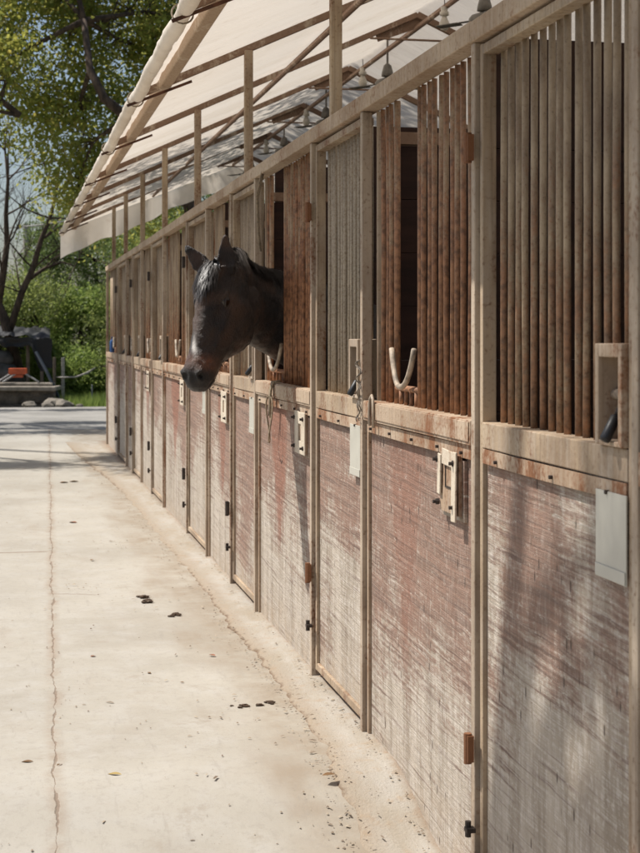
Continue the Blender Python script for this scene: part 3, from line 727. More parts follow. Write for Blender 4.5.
dg = bpy.context.evaluated_depsgraph_get(); me2 = bpy.data.meshes.new_from_object(tmp.evaluated_get(dg))
bpy.data.objects.remove(tmp)
nv = len(me2.vertices); co = np.empty(nv * 3, dtype=np.float32); me2.vertices.foreach_get('co', co); co = co.reshape(-1, 3).astype(float)
no = np.empty(nv * 3, dtype=np.float32); me2.vertices.foreach_get('normal', no); no = no.reshape(-1, 3)
rel = co - np.array(P0); tt = rel @ np.array(AX) / .95 ** 2; nn_ = rel @ np.array(NN); ll = rel @ np.array(LF)
head = (np.abs(ll) < .2) & (tt > -.05) & (tt < .7) & (nn_ < .2) & (nn_ > -.3)
def g(dt, dn, dl, rt, rn, rl): return np.exp(-((tt - dt) / rt) ** 2 - ((nn_ - dn) / rn) ** 2 - ((ll - dl) / rl) ** 2)
disp = np.zeros(nv)
for s in (-1, 1):
    disp -= .004 * g(.168, .012, s * .09, .021, .013, .05)          # eye socket
    disp -= .026 * g(.572, .030, s * .058, .013, .017, .04)         # nostril
    disp -= .006 * g(.24, .03, s * .075, .05, .02, .03)             # hollow before the eye
    disp += .004 * g(.30, -.01, s * .07, .08, .010, .03)
    disp -= .006 * g(.06, -.02, s * .09, .03, .04, .04)
    disp -= .004 * g(.575, -.045, s * .05, .045, .004, .04)         # mouth corner
disp += .0045 * np.array([mn.noise(Vector(p) * 20) for p in co]) + .003 * np.array([mn.noise(Vector(p) * 42) for p in co])
mouth = np.exp(-((nn_ + .052) / .0045) ** 2) * (tt > .545) * head; disp -= .007 * mouth
co += no * disp[:, None]
me2.vertices.foreach_set('co', co.astype(np.float32).ravel())
# coat colour: real markings, plus painted brown highlights
colr = np.tile(np.array([.016, .011, .010]), (nv, 1))
def blend(mask, c):
    global colr
    mask = np.clip(mask, 0, 1)[:, None]; colr = colr * (1 - mask) + np.array(c) * mask
nz = np.array([mn.noise(Vector(p) * 14) for p in co]); nz2 = np.array([mn.noise(Vector(p) * 60) for p in co])
nzl = np.array([mn.noise(Vector(p) * 9 + Vector((4, 0, 0))) for p in co]); blend((.30 + 1.1 * nz) * head, (.042, .024, .016)); blend(np.clip(.25 + 1.6 * nzl, 0, .85), (.075, .038, .022))  # brown highlights put into the coat colour as noise patches
blend(np.exp(-((tt - .490) / .034) ** 2 - ((nn_ - .02) / .05) ** 2) * head * (.85 + nz2 * .7), (.17, .064, .032))              # tan muzzle
blend(np.exp(-((tt - .150) / .03) ** 2 - ((nn_ - .034) / .016) ** 2) * head * .8, (.07, .048, .036))  # round the eye
blend(np.clip((tt - .535 + nz2 * .02) / .03, 0, 1) * head, (.014, .010, .009))
blend(g(.17, .10, .0, .02, .03, .012) * 1.4 + 0 * nz, (.30, .26, .23))                            # star
snip = np.exp(-((tt - (.43)) / .045) ** 2 - ((ll - .004 + nz * .02) / .010) ** 2) * (nn_ > .03) * head; blend(snip * 1.25, (.62, .58, .54))
for s in (-1, 1): blend(g(.572, .030, s * .058, .017, .021, .05) * 1.8, (.002, .0015, .0015))
ca = me2.color_attributes.new('coat', 'FLOAT_COLOR', 'POINT'); ca.data.foreach_set('color', np.hstack([colr, np.ones((nv, 1))]).astype(np.float32).ravel())
t = NT('horse_coat'); at = t.n('ShaderNodeAttribute', attribute_name='coat').outputs['Color']
hv = t.noise(t.scale(260, 260, 60), 1, 3, .6); h2 = t.noise(scale=24, detail=4)
h3 = t.noise(scale=90, detail=5, rough=.75); colx = t.mix(t.mul(t.ramp(h3, .45, .65), .55), at, t.mix(.5, at, (.026, .016, .012)))
horse_m = t.bsdf(colx, t.ramp(h2, .3, .7, .30, .44), t.addn(t.mul(h3, 1.0), t.addn(hv, t.mul(h2, .6))), .75, .008, spec=.4, **{'Sheen Weight': .06, 'Sheen Roughness': .4})
me2.materials.clear(); me2.materials.append(horse_m); me2.polygons.foreach_set('use_smooth', [True] * len(me2.polygons)); me2.name = 'horse'
horse = bpy.data.objects.new('horse', me2); C.objects.link(horse); ORG[horse] = Vector((0, 0, 0))
base = Vector((1.4, slotY, .03)); me2.transform(Matrix.Translation(-base)); horse.location = base; ORG[horse] = base
meta(horse, label='dark bay horse leaning its head and neck out through the slot between the bars', cat='horse')
LID = NT('eyelid_skin').bsdf((.040, .029, .024), .42, spec=.5); EYE = NT('eye_dark').bsdf((.022, .010, .005), .08, spec=.6)
from mathutils.bvhtree import BVHTree
bmh = bmesh.new(); bmh.from_mesh(me2); bmesh.ops.translate(bmh, verts=bmh.verts, vec=base); bvh = BVHTree.FromBMesh(bmh)
for s in (-1, 1):
    far = P0 + AX * .168 + NN * .012 + LF * (s * .30); hp = bvh.ray_cast(far, LF * -s)[0]
    c = hp - LF * (s * .0190); er = .0300; m = MB()
    m.lathe((0, 0, 0), [(er * math.sin(math.pi * (i + .15) / 10.3), er * math.cos(math.pi * (i + .15) / 10.3)) for i in range(11)], 18)
    m.v = [(p[0] + c.x, p[1] + c.y, p[2] + c.z) for p in m.v]; m.build('eye', EYE, horse, smooth=True)
    lm = MB()
    for up in (1, -1):
        pts = []
        for k in range(11):
            a = math.pi * k / 10; pts.append(c + AX * (.031 * math.cos(a)) + NN * (up * .0175 * math.sin(a) + .001) + LF * (s * (.0195 + .0060 * math.sin(a))))
        lm.tube(pts, [.0015] + [.0052 if up > 0 else .0030] * 9 + [.0015], 8)
    lm.build('eyelid', LID, horse, smooth=True)
HAIR = NT('mane_hair').bsdf((.016, .012, .011), .46, spec=.5)
HAIRG = NT('grey_mane_hair').bsdf((.16, .145, .135), .4, spec=.6)
def strands(name, roots, n, mat, parent, w=.0022, **k):
    V = []; F = []
    for _ in range(n):
        p, d, L, side = roots(); q = Vector(p); dr = Vector(d); seg = 7; wd = w * random.uniform(.6, 1.3); pr = []
        wob = random.uniform(-.35, .35)
        for s in range(seg + 1):
            u = s / seg; hw = wd * (1 - u) ** .5 + .0003
            pr.append((q - side * hw, q + side * hw)); dr = (dr + Vector((0, 0, -.22)) + side * wob * .08).normalized() if L > .05 else dr
            q = q + dr * L / seg
        b0 = len(V)
        for a, b in pr: V += [a, b]
        for s in range(seg): F.append((b0 + 2 * s, b0 + 2 * s + 1, b0 + 2 * s + 3, b0 + 2 * s + 2))
    return npmesh(name, [tuple(p) for p in V], F, mat, parent, smooth=True, **k)
def snap(p, off=.003):
    r = bvh.find_nearest(p); return r[0] + r[1] * off, r[1]
def combed(name, gen, n, mat, parent, w=.002, off=.004):
    """hair ribbons that lie along the skin"""
    V = []; F = []
    for _ in range(n):
        p, d, L = gen(); seg = 9; q, nr = snap(p, off); dr = Vector(d).normalized(); wd = w * random.uniform(.5, 1.2); b0 = len(V); lift = random.uniform(.5, 2.6)
        curl = Vector((random.uniform(-1, 1), random.uniform(-1, 1), random.uniform(-1, 1))) * .10
        for s in range(seg + 1):
            u = s / seg; hw = wd * (1 - u ** 3) + .0002; side = dr.cross(nr).normalized()
            V += [tuple(q - side * hw), tuple(q + side * hw)]
            dr = (dr + curl / seg * 3 + Vector((0, 0, -.06))).normalized(); nq = q + dr * L / seg
            q2, nr2 = snap(nq, off * lift * (1 + u)); q = q2 if (q2 - nq).length < .05 else nq; nr = nr2
        for s in range(seg): F.append((b0 + 2 * s, b0 + 2 * s + 1, b0 + 2 * s + 3, b0 + 2 * s + 2))
    return npmesh(name, V, F, mat, parent, smooth=True)
def forelock():
    u = random.uniform(-1, 1); p = P0 + NN * .10 + AX * random.uniform(-.03, .04) + LF * (u * .036)
    return p, AX + LF * (u * .30) + NN * .1, random.uniform(.07, .19) * (1.1 - .5 * abs(u))
combed('forelock', forelock, 1300, HAIR, horse, .0020, .008)
crest = []
for k in range(40):
    t = 1.2 + (5.6 - 1.2) * k / 39; c = cr(cs, t); crest.append(c + Vector((0, 0, cr([a for _, a, _ in chain], t) - .02)))
crest = [P0 - AX * .03 + NN * .06] + crest
def maneg():
    i = random.random() ** 1.1 * (len(crest) - 2); a = crest[int(i)].lerp(crest[int(i) + 1], i % 1)
    tg = (crest[int(i) + 1] - crest[int(i)]).normalized(); sd = Vector((0, 0, 1)).cross(tg).normalized()
    if sd.y > 0: sd = -sd
    p = a + sd * random.uniform(-.02, .02) + Vector((0, 0, .03))
    s = 1 if random.random() < .75 else -1
    return p, sd * s * .7 + Vector((0, 0, -.5)) + tg * random.uniform(-.3, .3), random.uniform(.06, .14)
combed('mane', maneg, 1500, HAIR, horse, .0022, .005)
def greyg():
    p, d, L = maneg(); i = random.random() * 1.2; a = crest[1].lerp(crest[3], i)
    return a + Vector((random.uniform(-.015, .015), -.03, .03)), Vector((.15, -.7, -.6)), random.uniform(.08, .16)
combed('grey_mane_lock', greyg, 60, HAIRG, horse, .0016, .008)
def fuzz():
    t = random.uniform(.40, .62); p = P0 + AX * t + NN * (-.09) + LF * random.uniform(-.03, .03)
    return p, -NN + AX * .6, random.uniform(.012, .028)
V = []; F = []
for _ in range(260):
    p, d, L = fuzz(); q, nr = snap(p, 0); d = (nr + Vector((random.uniform(-.5, .5), random.uniform(-.5, .5), -.4))).normalized(); sd = d.orthogonal().normalized() * .0006; b0 = len(V)
    V += [tuple(q - sd), tuple(q + sd), tuple(q + d * L)]; F.append((b0, b0 + 1, b0 + 2))
npmesh('chin_hair', V, F, HAIR, horse)

# ------------------------------------------------------------------ vegetation
def leafmesh(cent, size, n_dir=None, droop=.0, asp=.45):
    n = len(cent); a = rng.normal(size=(n, 3)); a[:, 2] -= droop; a /= np.linalg.norm(a, axis=1)[:, None]
    b = rng.normal(size=(n, 3)); b -= a * (a * b).sum(1)[:, None]; b /= np.linalg.norm(b, axis=1)[:, None]; c = np.cross(a, b)
    L = size * rng.uniform(.6, 1.3, n)[:, None]; W = L * asp
    v = np.stack([cent - a * L * .5, cent + b * W * .5 + c * L * .08, cent + a * L * .5, cent - b * W * .5 + c * L * .08], 1).reshape(-1, 3)
    return v, np.arange(4 * n).reshape(n, 4)
def crown_points(lobes, ncl, per, rcl, seed=0):
    """clusters scattered through lumpy lobes: (centre, radii)"""
    r = np.random.default_rng(seed); cl = []; vol = np.array([b[0] * b[1] * b[2] for _, b in lobes]); vol = vol ** .75; vol /= vol.sum()
    while len(cl) < ncl:
        c, b = lobes[r.choice(len(lobes), p=vol)]; d = r.normal(size=3); d /= np.linalg.norm(d); q = r.uniform(.25, 1.05) ** .6
        p = np.array(c) + d * np.array(b) * q
        if mn.noise(Vector(p) * .9) > -.12 and p[2] > .1: cl.append(p)
    cl = np.array(cl); k = r.integers(int(per * .5), int(per * 1.5), len(cl))
    pts = np.repeat(cl, k, 0) + r.normal(size=(k.sum(), 3)) * rcl * np.repeat(r.uniform(.5, 1.3, len(cl)), k)[:, None] * np.array([1, 1, .7])
    return cl, pts
def tree(name, base, trunk, lobes, ncl, per, rcl, size, lm, label, group, r0=.16, seed=0, bark=None, droop=0, asp=.5, twigs=.4):
    root = empty(name, base, label=label, cat='tree' if 'tree' in name else 'bush', group=group)
    cl, pts = crown_points(lobes, ncl, per, rcl, seed)
    v, f = leafmesh(pts, size, droop=droop, asp=asp); npmesh('crown', v, f, lm, root)
    m = MB(); tr = [Vector(p) for p in trunk]; n = len(tr); m.tube(tr, [r0 * (1 - .6 * i / (n - 1)) for i in range(n)], 10)
    rr = random.Random(seed)
    hubs = []
    for c, b in lobes:
        c = Vector([float(q) for q in c]); s = min(tr[n // 2:], key=lambda q: (q - c).length); mid = s.lerp(c, .5) + Vector((rr.uniform(-.2, .2), rr.uniform(-.2, .2), rr.uniform(-.1, .2)))
        m.tube([s, mid, c], [r0 * .38, r0 * .25, r0 * .14], 7); hubs += [c, mid]
    for p in cl[::max(1, int(1 / max(twigs, .01)))]:
        p = Vector([float(q) for q in p]); h = min(hubs, key=lambda q: (q - p).length); mid = h.lerp(p, .55) + Vector((rr.uniform(-.1, .1),) * 3)
        m.tube([h, mid, p], [r0 * .09, r0 * .06, r0 * .02], 4, caps=False)
    m.build('trunk', bark or BARK, root, smooth=True); return root
LY = m_leaf('leaf_yellow_green', (.13, .21, .045), (.22, .30, .06), (.42, .36, .09), .58, .7)
LG = m_leaf('leaf_mid_green', (.15, .21, .06), (.22, .27, .08), (.30, .33, .10), .5)
LD = m_leaf('leaf_dark_green', (.08, .13, .045), (.13, .18, .055), (.19, .24, .07), .45)
LB = m_leaf('leaf_bright_green', (.14, .22, .05), (.22, .30, .075), (.30, .37, .10), .5)
LP = m_leaf('leaf_pale', (.16, .155, .09), (.20, .175, .12), (.24, .21, .14), .35)
# big tree behind the far end whose crown fills the upper left
B = wp(215, 400, 27.5); B.z = 0
T = lambda px, py, Z: tuple(wp(px, py, Z))
tree('broadleaf_tree', tuple(B), [tuple(B), T(205, 270, 27.3), T(180, 170, 27), T(150, 130, 24.6), T(128, 118, 24.2), T(104, 98, 24.1), T(90, 70, 24.2), T(84, 20, 24.6)],
     [(T(70, 40, 26), (1.7, 1.6, 1.3)), (T(130, 10, 26.5), (1.7, 1.6, 1.5)), (T(0, 70, 25.5), (1.0, 1.1, .8)), (T(85, 130, 26), (1.4, 1.3, .9)), (T(25, -20, 26), (1.6, 1.6, 1.1)), (T(78, 180, 26), (.7, .7, .7)), (T(110, 190, 27.5), (1.3, 1.2, 1.0)), (T(165, 60, 28), (1.8, 1.5, 1.6)), (T(60, -90, 26.5), (2.4, 1.8, 1.6)), (T(200, 20, 27.5), (1.6, 1.5, 1.5))],
     860, 60, .25, .095, LY, 'large tree with yellow-green leaves and a thick dark limb above the roof end', None, .13, 3, asp=.6)
# unseen tree added behind the stable to shade the far half of the roof
tree('broadleaf_tree', (5.4, 17.6, -.1), [(5.4, 17.6, -.1), (5.3, 17.6, 3.0), (4.6, 17.5, 5.6), (3.2, 17.4, 7.0), (1.8, 17.3, 7.7)],
     [((-.9, 17.6, 7.5), (1.5, 1.3, .6)), ((.6, 19.2, 7.7), (1.5, 1.5, .7)), ((-1.2, 20.2, 7.5), (1.2, 1.3, .5)), ((-2.2, 16, 7.5), (1.4, 1.5, .5)), ((-.2, 15.3, 7.9), (1.5, 1.3, .5)), ((1.2, 17.5, 8), (1.5, 1.6, .6)), ((-2.0, 18.8, 7.6), (1.3, 1.2, .5))],
     420, 60, .25, .095, LY, 'unseen tree added behind the stable to shade the far half of the roof', None, .2, 17, asp=.6)
# second limb-heavy tree off to the left
B = wp(-110, 400, 24); B.z = 0
tree('broadleaf_tree', tuple(B), [tuple(B), T(-85, 250, 24), T(-50, 120, 24), T(0, 100, 24), T(20, 115, 24)],
     [(T(-60, 40, 24), (1.5, 1.3, 1.2)), (T(-10, 80, 24), (.8, .9, .7)), (T(-5, 130, 24), (.5, .7, .45)), (T(-130, 80, 24), (1.4, 1.3, 1.2))], 200, 45, .2, .085, LY, 'leafy tree reaching in from the left edge beside the big yellow-green tree', None, .12, 5, asp=.6)
# green trees and bushes closing the view
bg = [(38, 322, 37, 1.9, 1.1, LG, 'pale'), (80, 330, 37, 1.5, 1.3, LB, 'b'), (95, 260, 39, 1.7, 1.9, LD, 'd'), (66, 372, 35.5, 1.3, .65, LB, 'c'), (120, 230, 42, 2.2, 2.2, LD, 'e'), (170, 200, 40, 2.0, 1.9, LG, 'f'), (10, 322, 42, 2.6, 1.6, LP, 'g'), (55, 285, 48, 2.6, 1.4, LP, 'h'),
      (-60, 340, 36, 2.2, 1.5, LG, 'i'), (97, 368, 34.5, .8, .8, LB, 'j'), (230, 250, 38, 2.6, 2.6, LD, 'k'), (150, 290, 33, 1.6, 1.4, LG, 'l'), (330, 260, 37, 3, 2.6, LG, 'm'), (-200, 300, 40, 3.4, 2.6, LD, 'n')]
bl = ['mid green tree rising behind the white fence posts', 'bright green bush right of the white fence posts', 'dark green tree beside the far corner of the stable', 'low bright green thicket behind the fence rope', 'dark green tree seen under the far valance', 'mid green tree seen between roof posts and rail', 'pale budding tree behind the leaning bare trunk', 'pale hazy tree above the fence posts',
      'green tree behind the black tarp shelter', 'bright bush against the far corner of the stable', 'dark tree behind the far end of the stable', 'green bush behind the stable corner', 'tall green tree behind the stable roof', 'dark tree far off to the left']
for i, (px, py, Z, rh, rv, lm, _) in enumerate(bg):
    c = wp(px, py, Z); b = Vector((c.x, c.y, -.2)); lob = []
    r2 = random.Random(40 + i)
    for k in range(5):
        lob.append(((c.x + r2.uniform(-.6, .6) * rh, c.y + r2.uniform(-.5, .5) * rh, max(.4, c.z + r2.uniform(-.6, .6) * rv)), (rh * .62, rh * .6, rv * .6)))
    if lm is LP: ncl, per = 190, 26
    else: ncl, per = 300, 52
    low = lm is LB or rv < 1
    if not low: lob += [((c.x, c.y, c.z * .45), (rh * .7, rh * .6, c.z * .42))]
    tree('bush' if low else 'green_tree', tuple(b), [tuple(b), (c.x + .1, c.y, c.z * .5), tuple(c)], lob, ncl, per, .19, .10 if lm is not LP else .07, lm, bl[i], 'trees and bushes beyond the yard', .11, 50 + i, bark=BARKP if lm is LP else None, asp=.38, droop=.5)
# overhanging tree beside the lane, out of frame, whose leaves dapple the nearest door
SD = Vector((-1, .45, 1.78))
def hit(y, z, t): return tuple(Vector((0, y, z)) + SD * t)
lob = [(hit(3.42, .80, 2.9), (.28, .16, .36)), (hit(3.50, .48, 3.0), (.22, .12, .28)), (hit(3.25, 1.0, 3.1), (.25, .15, .3)), (hit(3.05, .45, 3.2), (.25, .14, .40)), (hit(2.7, 1.2, 3.3), (.5, .4, .6)), (hit(2.2, .6, 3.5), (.6, .5, .7)), (hit(3.3, 1.9, 3.0), (.5, .25, .28)), (hit(1.4, 1.5, 3.5), (.8, .8, .7))]
tree('roadside_tree', (-6.5, 5.0, -.05), [(-6.5, 5.0, -.05), (-6.3, 5.1, 2.5), (-5.6, 5.3, 4.6), (-4.6, 5.5, 5.8), (-3.6, 5.6, 6.3)], lob, 360, 26, .10, .07, LG, 'leafy tree leaning over the yard from the left, out of the picture', None, .2, 91, asp=.4, droop=1.2, twigs=.6)
lob = [((-4.4, 19.0, 6.5), (2.0, .55, .3)), ((-6.8, 19.1, 6.5), (2.0, .6, .3)), ((-3.6, 18.0, 7.1), (.5, .8, .7)), ((-3.4, 19.8, 7.2), (.5, .9, .8)), ((-7, 24.8, 7.2), (3.6, .40, .3)), ((-7, 26.9, 7.2), (3.0, .35, .3)), ((-7, 31.6, 7.2), (3.0, .5, .3)), ((-3.2, 19.6, 6.6), (1.2, .3, .25)), ((-7, 25.2, 6.6), (2.6, .5, .4)), ((-5, 27.2, 6.9), (2.2, .4, .3)), ((-8, 29.5, 7), (2.6, .6, .4)), ((-5, 31.5, 7), (2.4, .4, .3))]
tree('roadside_tree', (-10, 25, -.05), [(-10, 25, -.05), (-9.8, 25, 3), (-9, 25, 5.5), (-8, 24.6, 6.2)], lob, 1300, 40, .20, .11, LG, 'sparse tree on the left of the lane, out of the picture', None, .2, 93, asp=.4, twigs=.6)
# bare leaning tree on the left
b = wp(24, 402, 32.9); b.z = -.1
bare = empty('bare_tree', tuple(b), label='leafless dark tree leaning left beside the black tarp shelter', cat='tree')
m = MB(); Zb = 32.9
m.tube([tuple(b), T(20, 380, Zb), T(12, 345, Zb), T(4, 318, Zb), T(-8, 290, Zb)], [.19, .15, .13, .11, .085], 12)
m.build('trunk', BARK, bare, smooth=True)
m = MB(); rr = random.Random(12)
def branch(p, d, L, r, dep):
    pts = [Vector(p)]; rad = [r]; d = Vector(d).normalized()
    for k in range(5):
        d = (d + Vector((rr.uniform(-.22, .22), rr.uniform(-.22, .22), rr.uniform(-.1, .2)))).normalized(); pts.append(pts[-1] + d * L / 5); rad.append(r * (1 - .14 * (k + 1)))
    m.tube(pts, rad, 6 if r > .02 else 4, caps=False)
    if dep > 0:
        for q in range(5 if dep > 1 else 4):
            i = rr.randint(1, 5); dd = (d + Vector((rr.uniform(-1, 1), rr.uniform(-.8, .8), rr.uniform(-.3, .6)))).normalized(); branch(pts[i], dd, L * rr.uniform(.45, .7), rad[i] * .55, dep - 1)
def limbp(pp, r, kids=5):
    pts = [Vector(T(*q)) for q in pp]; m.tube(pts, [r * (1 - .75 * i / (len(pts) - 1)) for i in range(len(pts))], 8)
    for i in range(1, len(pts)):
        for _ in range(2): branch(pts[i], (rr.uniform(-1, 1), rr.uniform(-.8, .8), rr.uniform(-.2, 1)), rr.uniform(.9, 1.7), r * .28, 2)
limbp([(8, 335, Zb), (22, 292, Zb), (33, 268, Zb), (41, 240, Zb), (50, 218, Zb), (56, 195, Zb), (60, 160, Zb)], .085)
limbp([(-2, 305, Zb), (3, 275, Zb), (7, 245, Zb), (6, 215, Zb), (8, 180, Zb), (5, 150, Zb)], .09)
limbp([(28, 280, Zb), (45, 268, Zb + .5), (62, 262, Zb + .6), (75, 266, Zb + .4)], .05)
limbp([(-4, 300, Zb), (-20, 270, Zb), (-30, 230, Zb)], .1)
m.build('branches', BARK, bare, smooth=True)
# grass verge
def grass(name, x0, x1, y0, y1, n, h, mat, **k):
    c = np.stack([rng.uniform(x0, x1, n), rng.uniform(y0, y1, n), np.full(n, -.2)], 1); a = rng.uniform(0, 6.28, n); hh = h * rng.uniform(.4, 1.3, n)
    dx = np.stack([np.cos(a), np.sin(a), 0 * a], 1) * .010; tip = np.stack([rng.normal(size=n) * .3 * hh, rng.normal(size=n) * .3 * hh, hh], 1)
    v = np.stack([c - dx, c + dx, c + tip], 1).reshape(-1, 3); return npmesh(name, v, np.arange(3 * n).reshape(n, 3), mat, kind='stuff', **k)
grass('verge_grass', -.3, 4, 31.2, 35.0, 26000, .34, LB, label='bright green grass and weeds beyond the lane', cat='grass')

# ------------------------------------------------------------------ far left clutter
Zc = 31.3
def rb(px, py, Z=Zc): return wp(px, py, Z)
# low rough retaining wall
MUD = m_plain('mossy_concrete', (.17, .14, .11), .95, .55, sc_=5, bs=1.0); CAPM = m_plain('pale_coping', (.33, .29, .24), .9, .4, sc_=6, bs=.8)
rw = empty('low_wall', tuple(rb(10, 408)), label='low mud-stained concrete wall with a pale coping below the black shelter', cat='wall')
a, b_ = rb(-90, 405, 31.0), rb(56, 405, 31.0)
m = MB(); a.z = b_.z = -.02
v = []; N = 60
for j in range(10):
    for i in range(N):
        p = a.lerp(b_, i / (N - 1)); zz = -.05 + .36 * j / 9
        v.append((p.x + .02 * mn.noise((i * .6, j, 0)), p.y + (.05 * mn.noise((i * .4, j * .8, 2)) - (.10 if j < 2 else 0)), zz))
f = [(j * N + i, j * N + i + 1, (j + 1) * N + i + 1, (j + 1) * N + i) for j in range(9) for i in range(N - 1)]
m.add(v, f); m.box(a.x, b_.x, min(a.y, b_.y) + .2, max(a.y, b_.y) + .9, -.05, .30); m.build('wall_body', MUD, rw)
m = MB(); m.bar(a + Vector((0, .25, .38)), b_ + Vector((.06, .25, .37)), .75, .09); m.bar(a + Vector((0, .42, .46)), b_ + Vector((-.03, .42, .45)), .35, .06); m.build('coping', CAPM, rw, bevel=.02)
# rubble at its foot
STN = m_plain('rubble', (.26, .23, .19), .95, .5, sc_=6, bs=.8)
rs = ['stone by the foot of the low wall', 'flat stone right of the low wall', 'small stone at the lane edge', 'pale stone below the wall end', 'grey lump near the white posts', 'low broken slab by the wall']
for i, (px, s) in enumerate([(30, .16), (62, .20), (70, .1), (48, .13), (80, .08), (55, .24)]):
    c = rb(px, 408, 30.6 + .1 * (i % 3)); bmx = bmesh.new(); bmesh.ops.create_icosphere(bmx, subdivisions=2, radius=s)
    for vv in bmx.verts: vv.co *= 1 + .35 * mn.noise(vv.co * 8 + Vector((i, 0, 0))); vv.co.z *= .5
    q = MB(); q.add([(w.co.x + c.x, w.co.y + c.y, w.co.z + .0 + s * .2) for w in bmx.verts], [[w.index for w in fc.verts] for fc in bmx.faces]); q.build('stone', STN, label=rs[i], cat='stone', group='stones along the lane edge')
# black tarp shelter
TARP = m_plain('black_tarp', (.010, .010, .011), .65, .5, sc_=4, bs=.9, spec=.5); POLE = m_plain('pale_pole', (.42, .39, .34), .7, .4)
sh = empty('tarp_shelter', tuple(rb(10, 400, 33)), label='low shelter roofed with a crumpled black tarp behind the bare tree', cat='shelter')
p = [rb(-120, 330, 32.2), rb(50, 337, 32.2), rb(50, 328, 35.2), rb(-120, 322, 35.2)]
v = []; nu, nw = 70, 24
for j in range(nw):
    for i in range(nu):
        u, w = i / (nu - 1), j / (nw - 1); q = p[0].lerp(p[1], u).lerp(p[3].lerp(p[2], u), w)
        q.z += .14 * mn.noise((u * 17, w * 6, 0)) + .06 * mn.noise((u * 45, w * 14, 2)) - .25 * max(0, u - .85) * 4 * (1 if j < 3 else .3)
        v.append(tuple(q))
f = [(j * nu + i, j * nu + i + 1, (j + 1) * nu + i + 1, (j + 1) * nu + i) for j in range(nw - 1) for i in range(nu - 1)]
npmesh('tarp', v, f, TARP, sh, smooth=True)
# hanging tarp edge
v = []; nu, nw = 60, 10
for j in range(nw):
    for i in range(nu):
        u, w = i / (nu - 1), j / (nw - 1); q = rb(-120, 331, 32.1).lerp(rb(52, 339, 32.1), u); dr = .18 + .16 * abs(mn.noise((u * 9, 0, 0))) + ((.45 + .9 * abs(mn.noise((u * 60, 4, 0)))) * min(1, (u - .88) / .05) if u > .88 else 0)
        v.append((q.x + .05 * mn.noise((u * 20, w * 3, 0)), q.y + .12 * w * mn.noise((u * 24, w, 1)), q.z - dr * w + .08 * mn.noise((u * 17, 0, 0))))
f = [(j * nu + i, j * nu + i + 1, (j + 1) * nu + i + 1, (j + 1) * nu + i) for j in range(nw - 1) for i in range(nu - 1)]
npmesh('tarp_edge', v, f, TARP, sh, smooth=True)
for px in (-100, -40, 28, 42):
    m = MB(); q = rb(px, 340, 32.4); m.tube([(q.x, q.y, -.2), (q.x, q.y, q.z)], .04, 8); m.build('pole', BARKP, sh)
m = MB(); q0 = rb(-120, 400, 35.0); q1 = rb(48, 400, 35.0); m.box(q0.x, q1.x, q0.y + .6, q0.y + .66, -.2, 1.2); m.build('rear_sheet', TARP, sh)
m = MB(); m.tube([tuple(rb(36, 352, 31.6)), tuple(rb(47, 372, 31.4)), tuple(rb(62, 405, 31.2))], .035, 8)
m.build('brace_pole', m_plain('blue_black_pole', (.035, .045, .06), .5), sh)
# junk under the shelter
gj = empty('covered_heap', tuple(rb(3, 390, 32.6)), label='dim heap of sacks under the black shelter', cat='heap')
SACK = m_plain('sackcloth', (.12, .115, .11), .9, .5, sc_=5)
for k, (px, z, s) in enumerate([(-6, .65, .30), (4, .62, .27), (1, .95, .22), (14, .5, .2)]):
    c = rb(px, 380, 32.4); bmx = bmesh.new(); bmesh.ops.create_icosphere(bmx, subdivisions=3, radius=s)
    q = MB(); q.add([(w.co.x * 1.3 * (1 + .2 * mn.noise(w.co * 6)) + c.x, w.co.y + c.y + .05 * k, w.co.z * .8 * (1 + .25 * mn.noise(w.co * 7)) + z) for w in bmx.verts], [[w.index for w in fc.verts] for fc in bmx.faces]); q.build('sack', SACK, gj, smooth=True)
m = MB(); c = rb(2, 390, 32.6); m.box(c.x - .9, c.x + .6, c.y - .3, c.y + .6, -.2, .36); m.build('pallet', BARKP, gj)
# orange trestle on the wall
OR = m_plain('orange_paint', (.62, .12, .04), .5, .35, sc_=6); GRP = m_plain('grey_tube', (.36, .35, .34), .5, .4)
ct = rb(17, 372, 31.35); tz = .49
st = empty('orange_trestle', (ct.x, ct.y, tz), label='orange topped trestle with splayed grey legs standing on the low wall', cat='trestle')
pA, pB = rb(9, 374, 31.35), rb(27, 374, 31.35)
m = MB(); m.bar((pA.x, pA.y, .70), (pB.x, pB.y, .70), .10, .13); m.bar((pA.x + .05, pA.y, .60), (pB.x - .08, pB.y, .60), .06, .06); m.build('top_board', OR, st, bevel=.01)
for s, q in ((-1, pA), (1, pB), (-1, pA.lerp(pB, .3))):
    m = MB(); m.tube([(q.x - s * .05, q.y - .02, .66), (q.x + s * .24, q.y - .12, tz - .01)], .018, 8); m.build('leg', GRP, st)
# fence posts and a white strip between them
for k, (px, h, lab, w) in enumerate([(54.5, 1.0, 'weathered brown fence post left of the whiter one', .06), (63, 1.0, 'slim white fence post at the lane edge', .07), (92, .6, 'thin grey stake in the weeds near the stable corner', .03)]):
    c = rb(px, 400, 32.0); m = MB(); m.box(c.x - w / 2, c.x + w / 2, c.y - w / 2, c.y + w / 2, -.2, .98 * h if k < 2 else .4); m.build('fence_post', [BARKP, POLE, GRP][k], bevel=.01, label=lab, cat='post')
m = MB(); pts = [rb(56, 377, 32), rb(63, 377.5, 31.9), rb(76, 377, 32), rb(87, 373, 32.1), rb(95, 368, 32.4)]
m.tube(pts, [.012, .02, .018, .03, .02], 6); m.build('white_strip', POLE, smooth=True, label='white rag strip strung from the fence posts into the bushes', cat='strip')
